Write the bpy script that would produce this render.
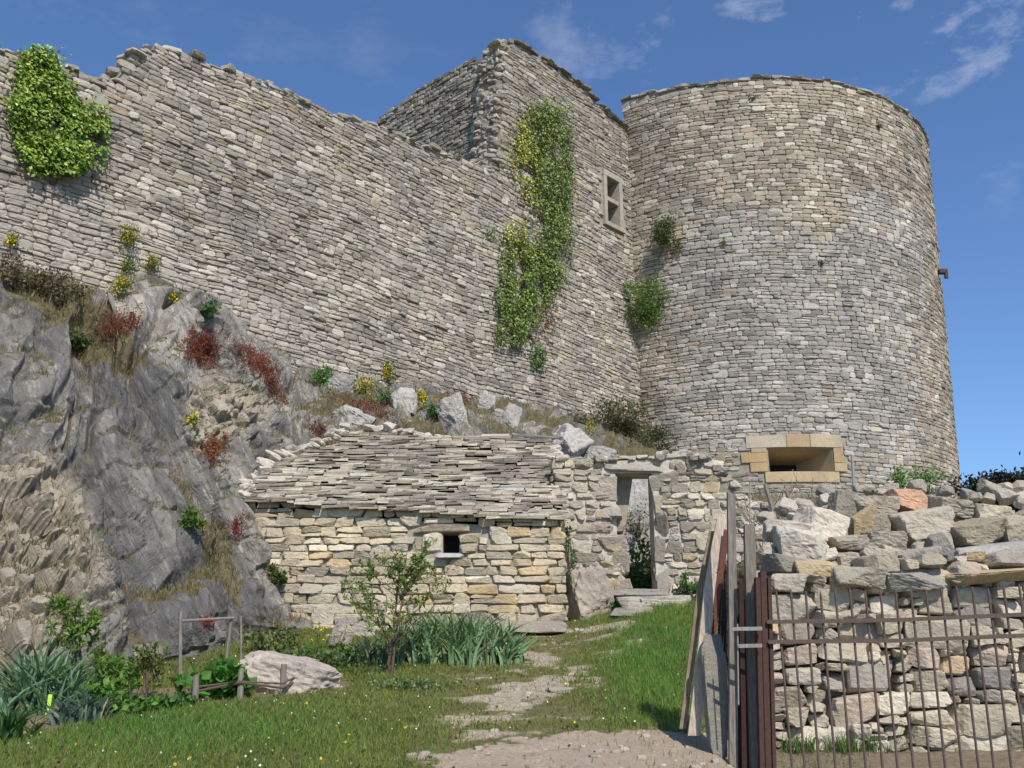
import bpy, math, random
import numpy as np
from mathutils import Vector, Matrix, Euler
random.seed(7); RS = np.random.RandomState(11)
for o in list(bpy.data.objects): bpy.data.objects.remove(o)
S = bpy.context.scene; COL = S.collection
# ------------------------------------------------------------ camera
F = 1000.0; PITCH = math.radians(16.0); CZ = 1.6
cam = bpy.data.cameras.new('camera'); cam.sensor_width = 36; cam.lens = 36*F/1024
cam.clip_end = 3000; cam.clip_start = 0.05
co = bpy.data.objects.new('camera', cam); COL.objects.link(co)
co.location = (0, 0, CZ); co.rotation_euler = (math.pi/2 + PITCH, 0, 0); S.camera = co
# ------------------------------------------------------------ sky and sun
SUN_EL = math.radians(46); SUN_AZ = math.radians(21)      # azimuth: to the right of straight behind the camera
sdir = Vector((math.sin(SUN_AZ)*math.cos(SUN_EL), -math.cos(SUN_AZ)*math.cos(SUN_EL), math.sin(SUN_EL)))
W = bpy.data.worlds.new("World"); S.world = W; W.use_nodes = True
nt = W.node_tree; nt.nodes.clear()
out = nt.nodes.new('ShaderNodeOutputWorld'); bg = nt.nodes.new('ShaderNodeBackground')
sky = nt.nodes.new('ShaderNodeTexSky'); sky.sky_type = 'NISHITA'; sky.sun_disc = False
sky.sun_elevation = SUN_EL; sky.sun_rotation = math.atan2(sdir.x, sdir.y)
sky.altitude = 600; sky.air_density = 1.0; sky.dust_density = 0.6; sky.ozone_density = 2.0
bg.inputs[1].default_value = 0.12
tc = nt.nodes.new('ShaderNodeTexCoord'); mp = nt.nodes.new('ShaderNodeMapping'); mp.inputs['Scale'].default_value = (4.2, 3.0, 9.0)
mp.inputs['Location'].default_value = (-0.33, 0.1, 0.2)
nz = nt.nodes.new('ShaderNodeTexNoise'); nz.inputs['Scale'].default_value = 1.6; nz.inputs['Detail'].default_value = 8; nz.inputs['Roughness'].default_value = 0.62
cr = nt.nodes.new('ShaderNodeValToRGB'); cr.color_ramp.elements[0].position = 0.55; cr.color_ramp.elements[1].position = 0.80
cr.color_ramp.elements[1].color = (0.55, 0.55, 0.55, 1)
# clouds sit in the right part of the sky
sx = nt.nodes.new('ShaderNodeSeparateXYZ'); mr = nt.nodes.new('ShaderNodeMapRange')
mr.inputs['From Min'].default_value = -0.08; mr.inputs['From Max'].default_value = 0.42; mr.inputs['To Min'].default_value = 0.15; mr.inputs['To Max'].default_value = 1.4
mu = nt.nodes.new('ShaderNodeMath'); mu.operation = 'MULTIPLY'
mrz = nt.nodes.new('ShaderNodeMapRange'); mrz.inputs['From Min'].default_value = 0.38; mrz.inputs['From Max'].default_value = 0.55
mu2 = nt.nodes.new('ShaderNodeMath'); mu2.operation = 'MULTIPLY'
mx = nt.nodes.new('ShaderNodeMix'); mx.data_type = 'RGBA'; mx.inputs['B'].default_value = (7.5, 7.6, 8.0, 1)
L = nt.links.new
L(tc.outputs['Generated'], mp.inputs[0]); L(mp.outputs[0], nz.inputs['Vector']); L(nz.outputs['Fac'], cr.inputs[0])
L(tc.outputs['Generated'], sx.inputs[0]); L(sx.outputs['X'], mr.inputs['Value']); L(sx.outputs['Z'], mrz.inputs['Value'])
L(cr.outputs[0], mu.inputs[0]); L(mr.outputs[0], mu.inputs[1]); L(mu.outputs[0], mu2.inputs[0]); L(mrz.outputs[0], mu2.inputs[1])
L(mu2.outputs[0], mx.inputs['Factor']); skt = nt.nodes.new('ShaderNodeMix'); skt.data_type = 'RGBA'; skt.blend_type = 'MULTIPLY'; skt.inputs['Factor'].default_value = 1; skt.inputs['B'].default_value = (.74, .93, 1.16, 1)
L(sky.outputs[0], skt.inputs['A']); L(skt.outputs['Result'], mx.inputs['A']); L(mx.outputs['Result'], bg.inputs[0]); L(bg.outputs[0], out.inputs[0])
sl = bpy.data.lights.new('sun', 'SUN'); sl.energy = 4.3; sl.angle = math.radians(0.5); sl.color = (1.0, 0.915, 0.80)
so = bpy.data.objects.new('sun', sl); COL.objects.link(so); so.rotation_euler = sdir.to_track_quat('Z', 'Y').to_euler()
S.view_settings.view_transform = 'Standard'; S.view_settings.look = 'None'; S.view_settings.gamma = 1
S.view_settings.use_curve_mapping = False; S.view_settings.exposure = 0.22
S.render.resolution_x = 1024; S.render.resolution_y = 768

# ------------------------------------------------------------ helpers
cp, sp = math.cos(PITCH), math.sin(PITCH)
def ray(px, py):
    a = px-512.0; u = 384.0-py
    return np.array([a, F*cp - u*sp, F*sp + u*cp])
def pix(px, py, Y):
    """world point seen at a pixel, Y metres in front of the camera"""
    r = ray(px, py); return np.array([0, 0, CZ]) + r*(Y/r[1])
def proj(P):
    P = np.asarray(P, float); d = P-np.array([0, 0, CZ])
    f = d[..., 1]*cp+d[..., 2]*sp; u = -d[..., 1]*sp+d[..., 2]*cp
    f = np.where(f < 0.1, 0.1, f)
    return 512+F*d[..., 0]/f, 384-F*u/f
def hsh(i, j, k, s):
    n = (i*374761393 + j*668265263 + k*2147483647 + s*974634777) & 0xffffffff
    n = ((n ^ (n >> 13))*1274126177) & 0xffffffff
    n = (n ^ (n >> 16)); n = (n*2246822519) & 0xffffffff
    return ((n ^ (n >> 15)) & 0xffff)/65535.0
def vn(p, s=0):
    p = np.asarray(p, float); i = np.floor(p).astype(np.int64); f = p-i; f = f*f*(3-2*f)
    r = 0
    for dx in (0, 1):
        for dy in (0, 1):
            for dz in (0, 1):
                w = (f[..., 0] if dx else 1-f[..., 0])*(f[..., 1] if dy else 1-f[..., 1])*(f[..., 2] if dz else 1-f[..., 2])
                r = r + w*hsh(i[..., 0]+dx, i[..., 1]+dy, i[..., 2]+dz, s)
    return r
def fbm(p, s=0, o=4, g=0.5):
    p = np.asarray(p, float); r = 0; a = 1; t = 0
    for k in range(o):
        r = r + a*vn(p*(2.03**k)+k*17.3, s+k); t += a; a *= g
    return r/t
def cell(p, s=0):
    """distance to nearest and second nearest random point, and cell random"""
    p = np.asarray(p, float); i0 = np.floor(p).astype(np.int64)
    d1 = np.full(p.shape[:-1], 9.); d2 = d1.copy(); rid = d1.copy()
    for dx in (-1, 0, 1):
        for dy in (-1, 0, 1):
            for dz in (-1, 0, 1):
                i = i0+np.array([dx, dy, dz])
                q = np.stack([i[..., 0]+hsh(i[..., 0], i[..., 1], i[..., 2], s), i[..., 1]+hsh(i[..., 0], i[..., 1], i[..., 2], s+5), i[..., 2]+hsh(i[..., 0], i[..., 1], i[..., 2], s+9)], -1)
                d = np.sqrt(((q-p)**2).sum(-1)); r = hsh(i[..., 0], i[..., 1], i[..., 2], s+13)
                c = d < d1; d2 = np.where(c, d1, np.minimum(d2, d)); rid = np.where(c, r, rid); d1 = np.where(c, d, d1)
    return d1, d2, rid
def poly_in(x, y, poly):
    x = np.asarray(x, float); y = np.asarray(y, float); r = np.zeros(x.shape, bool); n = len(poly)
    for i in range(n):
        x1, y1 = poly[i]; x2, y2 = poly[(i+1) % n]
        c = ((y1 > y) != (y2 > y)) & (x < (x2-x1)*(y-y1)/((y2-y1) if y2 != y1 else 1e-9)+x1)
        r ^= c
    return r
def tag(o, label=None, cat=None, group=None, kind=None):
    if label: o['label'] = label
    if cat: o['category'] = cat
    if group: o['group'] = group
    if kind: o['kind'] = kind
    return o
def empty(name, loc=(0, 0, 0), label=None, cat=None, group=None, rz=0):
    o = bpy.data.objects.new(name, None); COL.objects.link(o); o.location = [float(c) for c in loc]; o.rotation_euler.z = rz
    o.empty_display_size = 0.2
    return tag(o, label, cat, group)
def mk(name, V, FS, mat, parent=None, col=None, smooth=False):
    """V (n,3); FS list of (m,k) index arrays; col (n,3) tint per vertex. World coordinates, moved to the parent's frame"""
    V = np.asarray(V, float).reshape(-1, 3)
    if not isinstance(FS, list): FS = [FS]
    FS = [np.asarray(f, np.int64) for f in FS if len(f)]
    if parent is not None: V = V-np.array(parent.location)
    me = bpy.data.meshes.new(name); me.vertices.add(len(V)); me.vertices.foreach_set('co', V.astype(np.float32).ravel())
    nl = sum(f.size for f in FS); npoly = sum(len(f) for f in FS)
    me.loops.add(nl); me.polygons.add(npoly)
    me.loops.foreach_set('vertex_index', np.concatenate([f.ravel() for f in FS]).astype(np.int32))
    sizes = np.concatenate([np.full(len(f), f.shape[1]) for f in FS]); st = np.concatenate([[0], np.cumsum(sizes)[:-1]])
    me.polygons.foreach_set('loop_start', st.astype(np.int32)); me.polygons.foreach_set('loop_total', sizes.astype(np.int32))
    me.polygons.foreach_set('use_smooth', np.full(npoly, bool(smooth)))
    me.update(calc_edges=True)
    if col is None: col = np.ones((len(V), 3))
    col = np.asarray(col, float)
    if col.ndim == 1: col = np.tile(col, (len(V), 1))
    a = me.color_attributes.new('tint', 'FLOAT_COLOR', 'POINT')
    a.data.foreach_set('color', np.hstack([col, np.ones((len(V), 1))]).astype(np.float32).ravel())
    me.materials.append(mat); o = bpy.data.objects.new(name, me); COL.objects.link(o)
    if parent is not None: o.parent = parent
    return o
class MB:
    def __init__(s): s.V = []; s.F = {3: [], 4: [], 8: []}; s.C = []; s.n = 0
    def add(s, V, FS, col=(1, 1, 1)):
        V = np.asarray(V, float).reshape(-1, 3)
        if not isinstance(FS, list): FS = [FS]
        for f in FS:
            f = np.asarray(f)
            if len(f): s.F.setdefault(f.shape[1], []).append(f+s.n)
        col = np.asarray(col, float)
        s.C.append(np.tile(col, (len(V), 1)) if col.ndim == 1 else col); s.V.append(V); s.n += len(V)
    def box(s, P8, col=(1, 1, 1)):
        s.add(P8, [np.array([[0, 3, 2, 1], [4, 5, 6, 7], [0, 1, 5, 4], [1, 2, 6, 5], [2, 3, 7, 6], [3, 0, 4, 7]])], col)
    def bx(s, c, h, col=(1, 1, 1), R=None, jit=0):
        q = np.array([[-1, -1, -1], [1, -1, -1], [1, 1, -1], [-1, 1, -1], [-1, -1, 1], [1, -1, 1], [1, 1, 1], [-1, 1, 1]], float)*np.array(h)
        if jit: q = q+RS.uniform(-jit, jit, q.shape)
        if R is not None: q = q@np.array(R).T
        s.box(q+np.array(c), col)
    def tube(s, pts, rad, n=6, col=(1, 1, 1), cap=True):
        pts = [np.array(p, float) for p in pts]; m = len(pts)
        if np.isscalar(rad): rad = [rad]*m
        V = []
        for i, p in enumerate(pts):
            t = pts[min(i+1, m-1)]-pts[max(i-1, 0)]; t = t/(np.linalg.norm(t)+1e-9)
            a = np.cross(t, [0.13, 0.21, 1.0] if abs(t[2]) < .9 else [1, 0.1, 0]); a /= np.linalg.norm(a); b = np.cross(t, a)
            for k in range(n):
                g = 2*math.pi*k/n; V.append(p+rad[i]*(math.cos(g)*a+math.sin(g)*b))
        Fq = [[i*n+k, i*n+(k+1) % n, (i+1)*n+(k+1) % n, (i+1)*n+k] for i in range(m-1) for k in range(n)]
        s.add(V, [np.array(Fq)], col)
        if cap:
            V2 = V[:n]+[pts[0]]; s.add(V2, [np.array([[n, (k+1) % n, k] for k in range(n)])], col)
            V2 = V[-n:]+[pts[-1]]; s.add(V2, [np.array([[n, k, (k+1) % n] for k in range(n)])], col)
    def build(s, name, mat, parent=None, smooth=False):
        FS = [np.concatenate(f) for f in s.F.values() if f]
        return mk(name, np.concatenate(s.V), FS, mat, parent, np.concatenate(s.C), smooth)

# ------------------------------------------------------------ materials
def newmat(name):
    m = bpy.data.materials.new(name); m.use_nodes = True; t = m.node_tree
    return m, t, t.nodes['Principled BSDF']
def nd(t, ty, **k):
    n = t.nodes.new(ty)
    for a, b in k.items():
        if a in n.inputs.keys(): n.inputs[a].default_value = b
        else: setattr(n, a, b)
    return n
def mixc(t, A, B, fac, mode='MIX'):
    m = t.nodes.new('ShaderNodeMix'); m.data_type = 'RGBA'; m.blend_type = mode
    for v, key in ((A, 'A'), (B, 'B'), (fac, 'Factor')):
        if hasattr(v, 'is_linked') or hasattr(v, 'links'): t.links.new(v, m.inputs[key])
        elif key == 'Factor': m.inputs[key].default_value = v
        else: m.inputs[key].default_value = tuple(v)+((1,) if len(v) == 3 else ())
    return m.outputs['Result']
def ramp(t, src, p0, p1, c0=(0, 0, 0), c1=(1, 1, 1)):
    r = t.nodes.new('ShaderNodeValToRGB'); r.color_ramp.elements[0].position = p0; r.color_ramp.elements[1].position = p1
    r.color_ramp.elements[0].color = tuple(c0)+(1,); r.color_ramp.elements[1].color = tuple(c1)+(1,)
    t.links.new(src, r.inputs[0]); return r.outputs[0]
def noise(t, scale, detail=5, rough=.6, vec=None, dist=0):
    n = nd(t, 'ShaderNodeTexNoise', Scale=scale, Detail=detail, Roughness=rough, Distortion=dist)
    if vec is not None: t.links.new(vec, n.inputs['Vector'])
    return n.outputs['Fac']
def objco(t, scale=(1, 1, 1), rot=(0, 0, 0)):
    c = nd(t, 'ShaderNodeNewGeometry'); m = nd(t, 'ShaderNodeMapping'); m.inputs['Scale'].default_value = scale; m.inputs['Rotation'].default_value = rot
    t.links.new(c.outputs['Position'], m.inputs[0]); return m.outputs[0]
def bump(t, b, h, strength, dist, prev=None):
    n = nd(t, 'ShaderNodeBump', Strength=strength, Distance=dist); t.links.new(h, n.inputs['Height'])
    if prev is not None: t.links.new(prev, n.inputs['Normal'])
    t.links.new(n.outputs[0], b.inputs['Normal']); return n.outputs[0]
def stone_mat(name, lich=(.10, .095, .08), lichamt=.55, pale=(.62, .58, .50), s=1.0, bs=.8):
    m, t, b = newmat(name); v = objco(t)
    at = nd(t, 'ShaderNodeAttribute', attribute_name='tint').outputs['Color']
    f1 = ramp(t, noise(t, 9*s, 8, .7, v), .50, .68)
    c = mixc(t, at, lich, nmul(t, f1, lichamt))
    f2 = ramp(t, noise(t, 23*s, 6, .75, v), .58, .66)
    c = mixc(t, c, pale, nmul(t, f2, .40))
    f3 = ramp(t, noise(t, 0.8*s, 4, .6, v), .35, .7, (.78, .78, .80), (1.12, 1.10, 1.06))
    c = mixc(t, c, f3, 1.0, 'MULTIPLY')
    t.links.new(c, b.inputs['Base Color']); b.inputs['Roughness'].default_value = .95; b.inputs['Specular IOR Level'].default_value = .15
    p = bump(t, b, noise(t, 14*s, 8, .7, v), bs, .03)
    bump(t, b, noise(t, 60*s, 5, .7, v), bs*.6, .008, p)
    return m
def nmul(t, a, k):
    m = nd(t, 'ShaderNodeMath', operation='MULTIPLY'); t.links.new(a, m.inputs[0])
    if isinstance(k, (int, float)): m.inputs[1].default_value = k
    else: t.links.new(k, m.inputs[1])
    return m.outputs[0]
def leaf_mat(name, rough=.55, trans=.25, spec=.3):
    m, t, b = newmat(name); at = nd(t, 'ShaderNodeAttribute', attribute_name='tint').outputs['Color']
    t.links.new(at, b.inputs['Base Color']); b.inputs['Roughness'].default_value = rough; b.inputs['Specular IOR Level'].default_value = spec
    tr = nd(t, 'ShaderNodeBsdfTranslucent'); t.links.new(mixc(t, at, (1.25, 1.3, .5), 1.0, 'MULTIPLY'), tr.inputs[0])
    ms = nd(t, 'ShaderNodeMixShader'); ms.inputs[0].default_value = trans
    t.links.new(b.outputs[0], ms.inputs[1]); t.links.new(tr.outputs[0], ms.inputs[2]); t.links.new(ms.outputs[0], t.nodes['Material Output'].inputs[0])
    return m
M = {}
M['castle'] = stone_mat('castle_stone', lich=(.15, .135, .11), lichamt=.5)
M['hut'] = stone_mat('hut_stone', lich=(.17, .15, .11), lichamt=.45, pale=(.66, .60, .48), s=1.5)
M['rub'] = stone_mat('rubble_stone', lich=(.22, .20, .165), lichamt=.5, pale=(.68, .63, .53), s=1.6, bs=1.0)
M['tan'] = stone_mat('ashlar_stone', lich=(.25, .19, .11), lichamt=.4, pale=(.60, .50, .34), s=1.5, bs=.4)
def flat_mat(name, c, c2=None, sc=12, rough=.9, bs=.4, aniso=(1, 1, 1), metallic=0):
    m, t, b = newmat(name); v = objco(t, aniso)
    if c2 is None: c2 = tuple(k*.6 for k in c)
    f = ramp(t, noise(t, sc, 7, .7, v), .35, .68)
    c_ = mixc(t, c, c2, f); at = nd(t, 'ShaderNodeAttribute', attribute_name='tint').outputs['Color']
    t.links.new(mixc(t, c_, at, 1.0, 'MULTIPLY'), b.inputs['Base Color']); b.inputs['Roughness'].default_value = rough
    b.inputs['Metallic'].default_value = metallic; b.inputs['Specular IOR Level'].default_value = .25
    bump(t, b, noise(t, sc*2, 6, .7, v), bs, .01); return m
M['mortar'] = flat_mat('mortar', (.36, .325, .265), (.22, .195, .155), 6, bs=.8)
M['limemortar'] = flat_mat('lime_mortar', (.56, .52, .45), (.36, .33, .28), 14, bs=1)
M['wood'] = flat_mat('weathered_wood', (.30, .27, .235), (.13, .115, .10), 14, bs=.8, aniso=(5, 5, .5))
M['shadewood'] = flat_mat('shade_toned_wood', (.07, .058, .05), (.03, .026, .024), 14, bs=.8, aniso=(5, 5, .5))  # shadow over the boards and mesh is put into this near-black colour
M['rust'] = flat_mat('rusty_iron', (.085, .042, .034), (.05, .03, .026), 30, rough=.8, bs=.5)
M['iron'] = flat_mat('brown_iron', (.13, .095, .08), (.09, .06, .05), 40, rough=.7, bs=.3)
M['zinc'] = flat_mat('pale_metal', (.33, .31, .29), (.20, .18, .17), 40, rough=.6, bs=.2)
M['soil'] = flat_mat('soil', (.27, .22, .165), (.16, .13, .095), 18, bs=1)
M['bark'] = flat_mat('bark', (.16, .12, .09), (.08, .06, .045), 30, bs=.9, aniso=(3, 3, 1))
M['twig'] = flat_mat('dry_twig', (.40, .34, .27), (.22, .18, .14), 30, bs=.3)
M['dark'] = flat_mat('painted_shade', (.03, .028, .025), (.02, .02, .02), 6)  # near-black colour standing in for the shade inside the openings
M['label'] = flat_mat('lime_plastic', (.55, .85, .10), (.50, .8, .1), 6, rough=.5, bs=0)
M['leaf'] = leaf_mat('leaf'); M['ivy'] = leaf_mat('ivy_leaf', .45, .18, .45); M['iris'] = leaf_mat('iris_leaf', .5, .15, .35)
M['grass'] = leaf_mat('grass_blade', .6, .3, .2); M['flower'] = leaf_mat('petal', .7, .3, .1)

# ------------------------------------------------------------ stone layers
RING = np.array([(1, .55), (.72, 1), (-.72, 1), (-1, .55), (-1, -.55), (-.72, -1), (.72, -1), (1, -.55)])
def pal(n, cols, w=None, var=.1, rs=RS):
    cols = np.array(cols, float); i = rs.choice(len(cols), n, p=None if w is None else np.array(w)/np.sum(w))
    return cols[i]*(1+rs.normal(0, var, (n, 1)))
def stones(P, cu, cv, a, b, d, col, rough=.12, tilt=None):
    """batch of facetted facing stones laid on surface P(u,v,w)"""
    n = len(cu); V = np.zeros((n, 25, 3)); Fq = []
    rj = RS.uniform(-1, 1, (n, 8, 2))
    sh = RS.normal(0, .09, n)
    def ring(sc, w, j):
        r = RING[None]*sc+rj*j
        rr = r.copy(); rr[..., 1] = r[..., 1]+r[..., 0]*sh[:, None]*.8
        U = cu[:, None]+rr[..., 0]*a[:, None]; Vv = cv[:, None]+rr[..., 1]*b[:, None]
        return U, Vv, w
    for k, (sc, dw, j) in enumerate(((1.0, None, .07), (1.0, -.3, .09), (.76, 0, .10))):
        U, Vv, _ = ring(sc, 0, j)
        if dw is None: w = np.full((n, 8), -.04)
        else: w = d[:, None]*(1+dw)+RS.uniform(-1, 1, (n, 8))*np.minimum(.012, d[:, None]*.25)
        V[:, 8*k:8*k+8] = P(U, Vv, w)
    V[:, 24] = P(cu, cv, d*1.05+RS.uniform(-.006, .01, n))
    q = []
    for r in (0, 1):
        for k in range(8): q.append([8*r+k, 8*r+(k+1) % 8, 8*r+8+(k+1) % 8, 8*r+8+k])
    tr = [[16+k, 16+(k+1) % 8, 24] for k in range(8)]
    off = (np.arange(n)*25)[:, None, None]
    Q = (np.array(q)[None]+off).reshape(-1, 4); T = (np.array(tr)[None]+off).reshape(-1, 3)
    return V.reshape(-1, 3), [Q, T], np.repeat(col, 25, axis=0)
def courses(u0, u1, v0, v1, hr, lr, seed=0, gap=.012, big=.04, split=.22):
    """random coursed masonry: centres and half sizes"""
    rs = np.random.RandomState(seed); out = []; v = v0
    while v < v1:
        h = rs.uniform(*hr); u = u0-rs.uniform(0, lr[1])
        while u < u1:
            l = lr[0]+(lr[1]-lr[0])*rs.beta(1.5, 2.4)
            hh = h
            if rs.rand() < split and h > hr[0]*1.25:      # two thin ones on top of each other
                c = rs.uniform(.38, .62)
                out.append((u+l/2, v+h*c/2, l/2-gap/2, h*c/2-gap/2)); out.append((u+l/2, v+h*c+h*(1-c)/2, l/2-gap/2, h*(1-c)/2-gap/2))
            else:
                if rs.rand() < big: hh = h*rs.uniform(1.3, 1.9)
                out.append((u+l/2, v+hh/2, l/2-gap/2, hh/2-gap/2))
            u += l
        v += h
    return np.array(out)
def wavy(P, amp=.05, s=0):
    def Q(u, v, w):
        q = np.stack([u*.45+np.zeros_like(v), v*.5, np.zeros_like(v)+s*3.3], -1)
        q2 = np.stack([u*1.9+np.zeros_like(v), v*1.7, np.zeros_like(v)+s*3.3+9], -1)
        return P(u, v+amp*2*(vn(q, s)-.5)+amp*.7*(vn(q2, s)-.5), w)
    return Q
def body(P, us, top, bot, thick, holes=(), sub=1):
    """solid wall core behind the facing stones; top(u), bot(u); holes (u0,u1,v0,v1)"""
    us = sorted(set([round(float(x), 4) for x in us]+[round(h, 4) for ho in holes for h in ho[:2]])); mb = MB()
    for a_, b_ in zip(us[:-1], us[1:]):
        m = (a_+b_)/2; segs = [(None, None)]
        hs = sorted([h for h in holes if h[0] < m < h[1]], key=lambda h: h[2])
        lo = [bot(a_), bot(b_)]
        for h in hs:
            mb.box([P(a_, lo[0], 0), P(b_, lo[1], 0), P(b_, lo[1], -thick), P(a_, lo[0], -thick), P(a_, h[2], 0), P(b_, h[2], 0), P(b_, h[2], -thick), P(a_, h[2], -thick)])
            lo = [h[3], h[3]]
        mb.box([P(a_, lo[0], 0), P(b_, lo[1], 0), P(b_, lo[1], -thick), P(a_, lo[0], -thick), P(a_, top(a_), 0), P(b_, top(b_), 0), P(b_, top(b_), -thick), P(a_, top(a_), -thick)])
    return mb
def mapf(f):
    """wrap a broadcasting map (u,v,w)->xyz"""
    def Q(u, v, w):
        u, v, w = np.broadcast_arrays(np.asarray(u, float), np.asarray(v, float), np.asarray(w, float))
        return np.stack(f(u, v, w), -1)
    return Q
# polyhedral rock
def cube_dirs(n):
    g = np.linspace(-1, 1, n+1); g = np.tan(g*math.pi/4*.96); V = []; Fq = []; idx = {}
    def vid(p):
        k = tuple(np.round(p, 5))
        if k not in idx: idx[k] = len(V); V.append(p)
        return idx[k]
    m = g[-1]; g = g/m
    for ax in range(3):
        for sg in (-1, 1):
            for i in range(n):
                for j in range(n):
                    c = []
                    for (di, dj) in ((0, 0), (1, 0), (1, 1), (0, 1)):
                        p = np.zeros(3); p[ax] = sg; p[(ax+1) % 3] = g[i+di]; p[(ax+2) % 3] = g[j+dj]; c.append(vid(p))
                    Fq.append(c if sg > 0 else c[::-1])
    V = np.array(V); return V/np.linalg.norm(V, axis=1)[:, None], np.array(Fq)
DIRS = {n: cube_dirs(n) for n in (4, 6, 9, 16, 26)}
def rock(size, seed, n=6, blocky=.75, rough=.03, cuts=7):
    """angular stone: intersection of jittered planes, sampled on a cube grid"""
    rs = np.random.RandomState(seed); D, Fq = DIRS[n]
    N = []; H = []
    for ax in range(3):
        for sg in (-1, 1):
            v = rs.normal(0, .13, 3); v[ax] += sg; v /= np.linalg.norm(v); N.append(v); H.append(rs.uniform(.86, 1.0))
    for k in range(cuts):
        v = rs.normal(0, 1, 3); v /= np.linalg.norm(v); s = np.abs(v).sum(); N.append(v); H.append(rs.uniform(.62, .92)*(1+(s-1)*blocky))
    N = np.array(N); H = np.array(H); dp = D@N.T; r = np.where(dp > 1e-3, H/np.maximum(dp, 1e-3), 99).min(1)
    r = r*(1+rough*2*(fbm(D*2.7+seed*1.37, 3, 3)-.5)+rough*(vn(D*9+seed, 5)-.5))
    return D*r[:, None]*np.array(size)/2, Fq

# ------------------------------------------------------------ ground
CTRL = {-420: [(700, 9), (600, 9.5), (420, 10.4), (300, 11.5), (200, 12.8), (120, 14.5)],
        -60: [(670, 10.6), (600, 11.3), (440, 12.6), (340, 13.9), (262, 15.2), (230, 16.4)],
        0: [(662, 11.0), (575, 11.8), (430, 13.1), (335, 14.4), (272, 15.7), (240, 16.9)],
        60: [(662, 11.5), (570, 12.4), (450, 13.7), (370, 14.8), (300, 16.2), (262, 17.4)],
        110: [(660, 12.1), (570, 12.9), (450, 14.1), (370, 15.3), (310, 16.6), (285, 18.3)],
        150: [(655, 12.8), (570, 13.5), (450, 14.6), (350, 16.0), (302, 16.7), (295, 18.9)],
        195: [(650, 13.6), (570, 14.2), (470, 15.1), (380, 16.4), (332, 17.4), (315, 19.7)],
        226: [(645, 14.3), (580, 14.8), (500, 15.5), (420, 16.7), (370, 18.0), (330, 20.4)],
        254: [(640, 14.9), (600, 15.1), (540, 15.9), (440, 17.3), (390, 18.8), (346, 21.0)],
        280: [(640, 15.4), (615, 15.6), (560, 16.9), (450, 18.0), (398, 19.6), (360, 21.5)],
        302: [(640, 15.8), (620, 16.3), (560, 17.4), (450, 18.3), (402, 19.9), (364, 21.9)],
        340: [(620, 17.0), (560, 17.3), (480, 18.0), (436, 18.9), (405, 20.6), (372, 22.6)],
        420: [(600, 17.6), (560, 18.2), (470, 18.7), (435, 19.4), (412, 21.3), (388, 24.4)],
        500: [(590, 18.0), (550, 18.6), (475, 19.1), (440, 19.9), (422, 22.3), (402, 26.6)],
        560: [(590, 18.4), (550, 18.8), (485, 19.4), (444, 20.4), (430, 23.4), (412, 28.6)],
        620: [(590, 18.6), (550, 19.0), (490, 19.8), (456, 21.0), (446, 24.4), (432, 30.6)],
        660: [(590, 18.6), (560, 19.2), (500, 20.2), (470, 21.5), (462, 25.0), (450, 31.0)],
        710: [(590, 16.6), (560, 18.0), (525, 19.8), (502, 22.0), (495, 26.0), (486, 31.6)],
        800: [(585, 13.0), (555, 15.0), (530, 18.0), (515, 21.5), (503, 26.0), (496, 32.0)],
        900: [(575, 12.4), (545, 15.0), (530, 18.0), (518, 21.5), (508, 27.0), (500, 34.0)],
        1100: [(575, 12.0), (545, 15.0), (530, 18.0), (520, 22.0), (512, 30.0), (506, 44.0)],
        1500: [(575, 12.0), (545, 15.0), (530, 18.0), (520, 22.0), (512, 30.0), (506, 44.0)]}
def gz(x, y):
    x = np.asarray(x, float); y = np.asarray(y, float)
    z = np.interp(y, [-30, 0, 8, 16, 17.5, 19, 30, 60, 400], [-3, 0, .90, 2.22, 2.5, 2.6, 2.6, 1.5, -12])
    z = z+np.clip((x-0.6)/1.6, 0, 1)*np.clip((y-11)/5, 0, 1)*.36*np.clip((20-y)/3, 0, 1)
    z = z-np.clip((x-1.6)/.5, 0, 1)*np.clip((y-7.0)/1.5, 0, 1)*np.clip((12-y)/1.5, 0, 1)*.36
    z = z+np.clip((-2.2-x)/3, 0, 1)*np.clip((y-9)/3, 0, 1)*.10
    z = z-np.clip((np.abs(x)-14)/60, 0, 1)*4
    return z+.06*(fbm(np.stack([x*.7, y*.7, 0*x], -1), 2, 3)-.5)
def gpix(px, py):
    """ground point under a pixel"""
    r = ray(px, py); lo, hi = 2.0, 40.0; ys = np.linspace(2, 22, 1500); P = np.array([0, 0, CZ])+r[None]*(ys[:, None]/r[1])
    d = P[:, 2]-gz(P[:, 0], P[:, 1]); i = np.argmax(d < 0) if (d < 0).any() else len(ys)-1
    p = P[i].copy(); p[2] = gz(p[0], p[1]); return p
GRAVEL = [(395, 800), (440, 762), (500, 741), (560, 733), (640, 730), (700, 732), (760, 745), (800, 800)]
TRACK = [[(470, 730), (520, 690), (548, 662), (590, 640), (628, 622), (640, 630), (600, 655), (570, 680), (520, 720), (480, 745)],
         [(470, 690), (560, 690), (520, 735), (450, 748), (400, 750), (430, 720)], [(560, 625), (640, 620), (620, 640), (550, 640)]]
BED = [(0, 700), (60, 690), (150, 690), (240, 685), (345, 680), (345, 690), (240, 698), (160, 705), (90, 728), (0, 745)]
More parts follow.
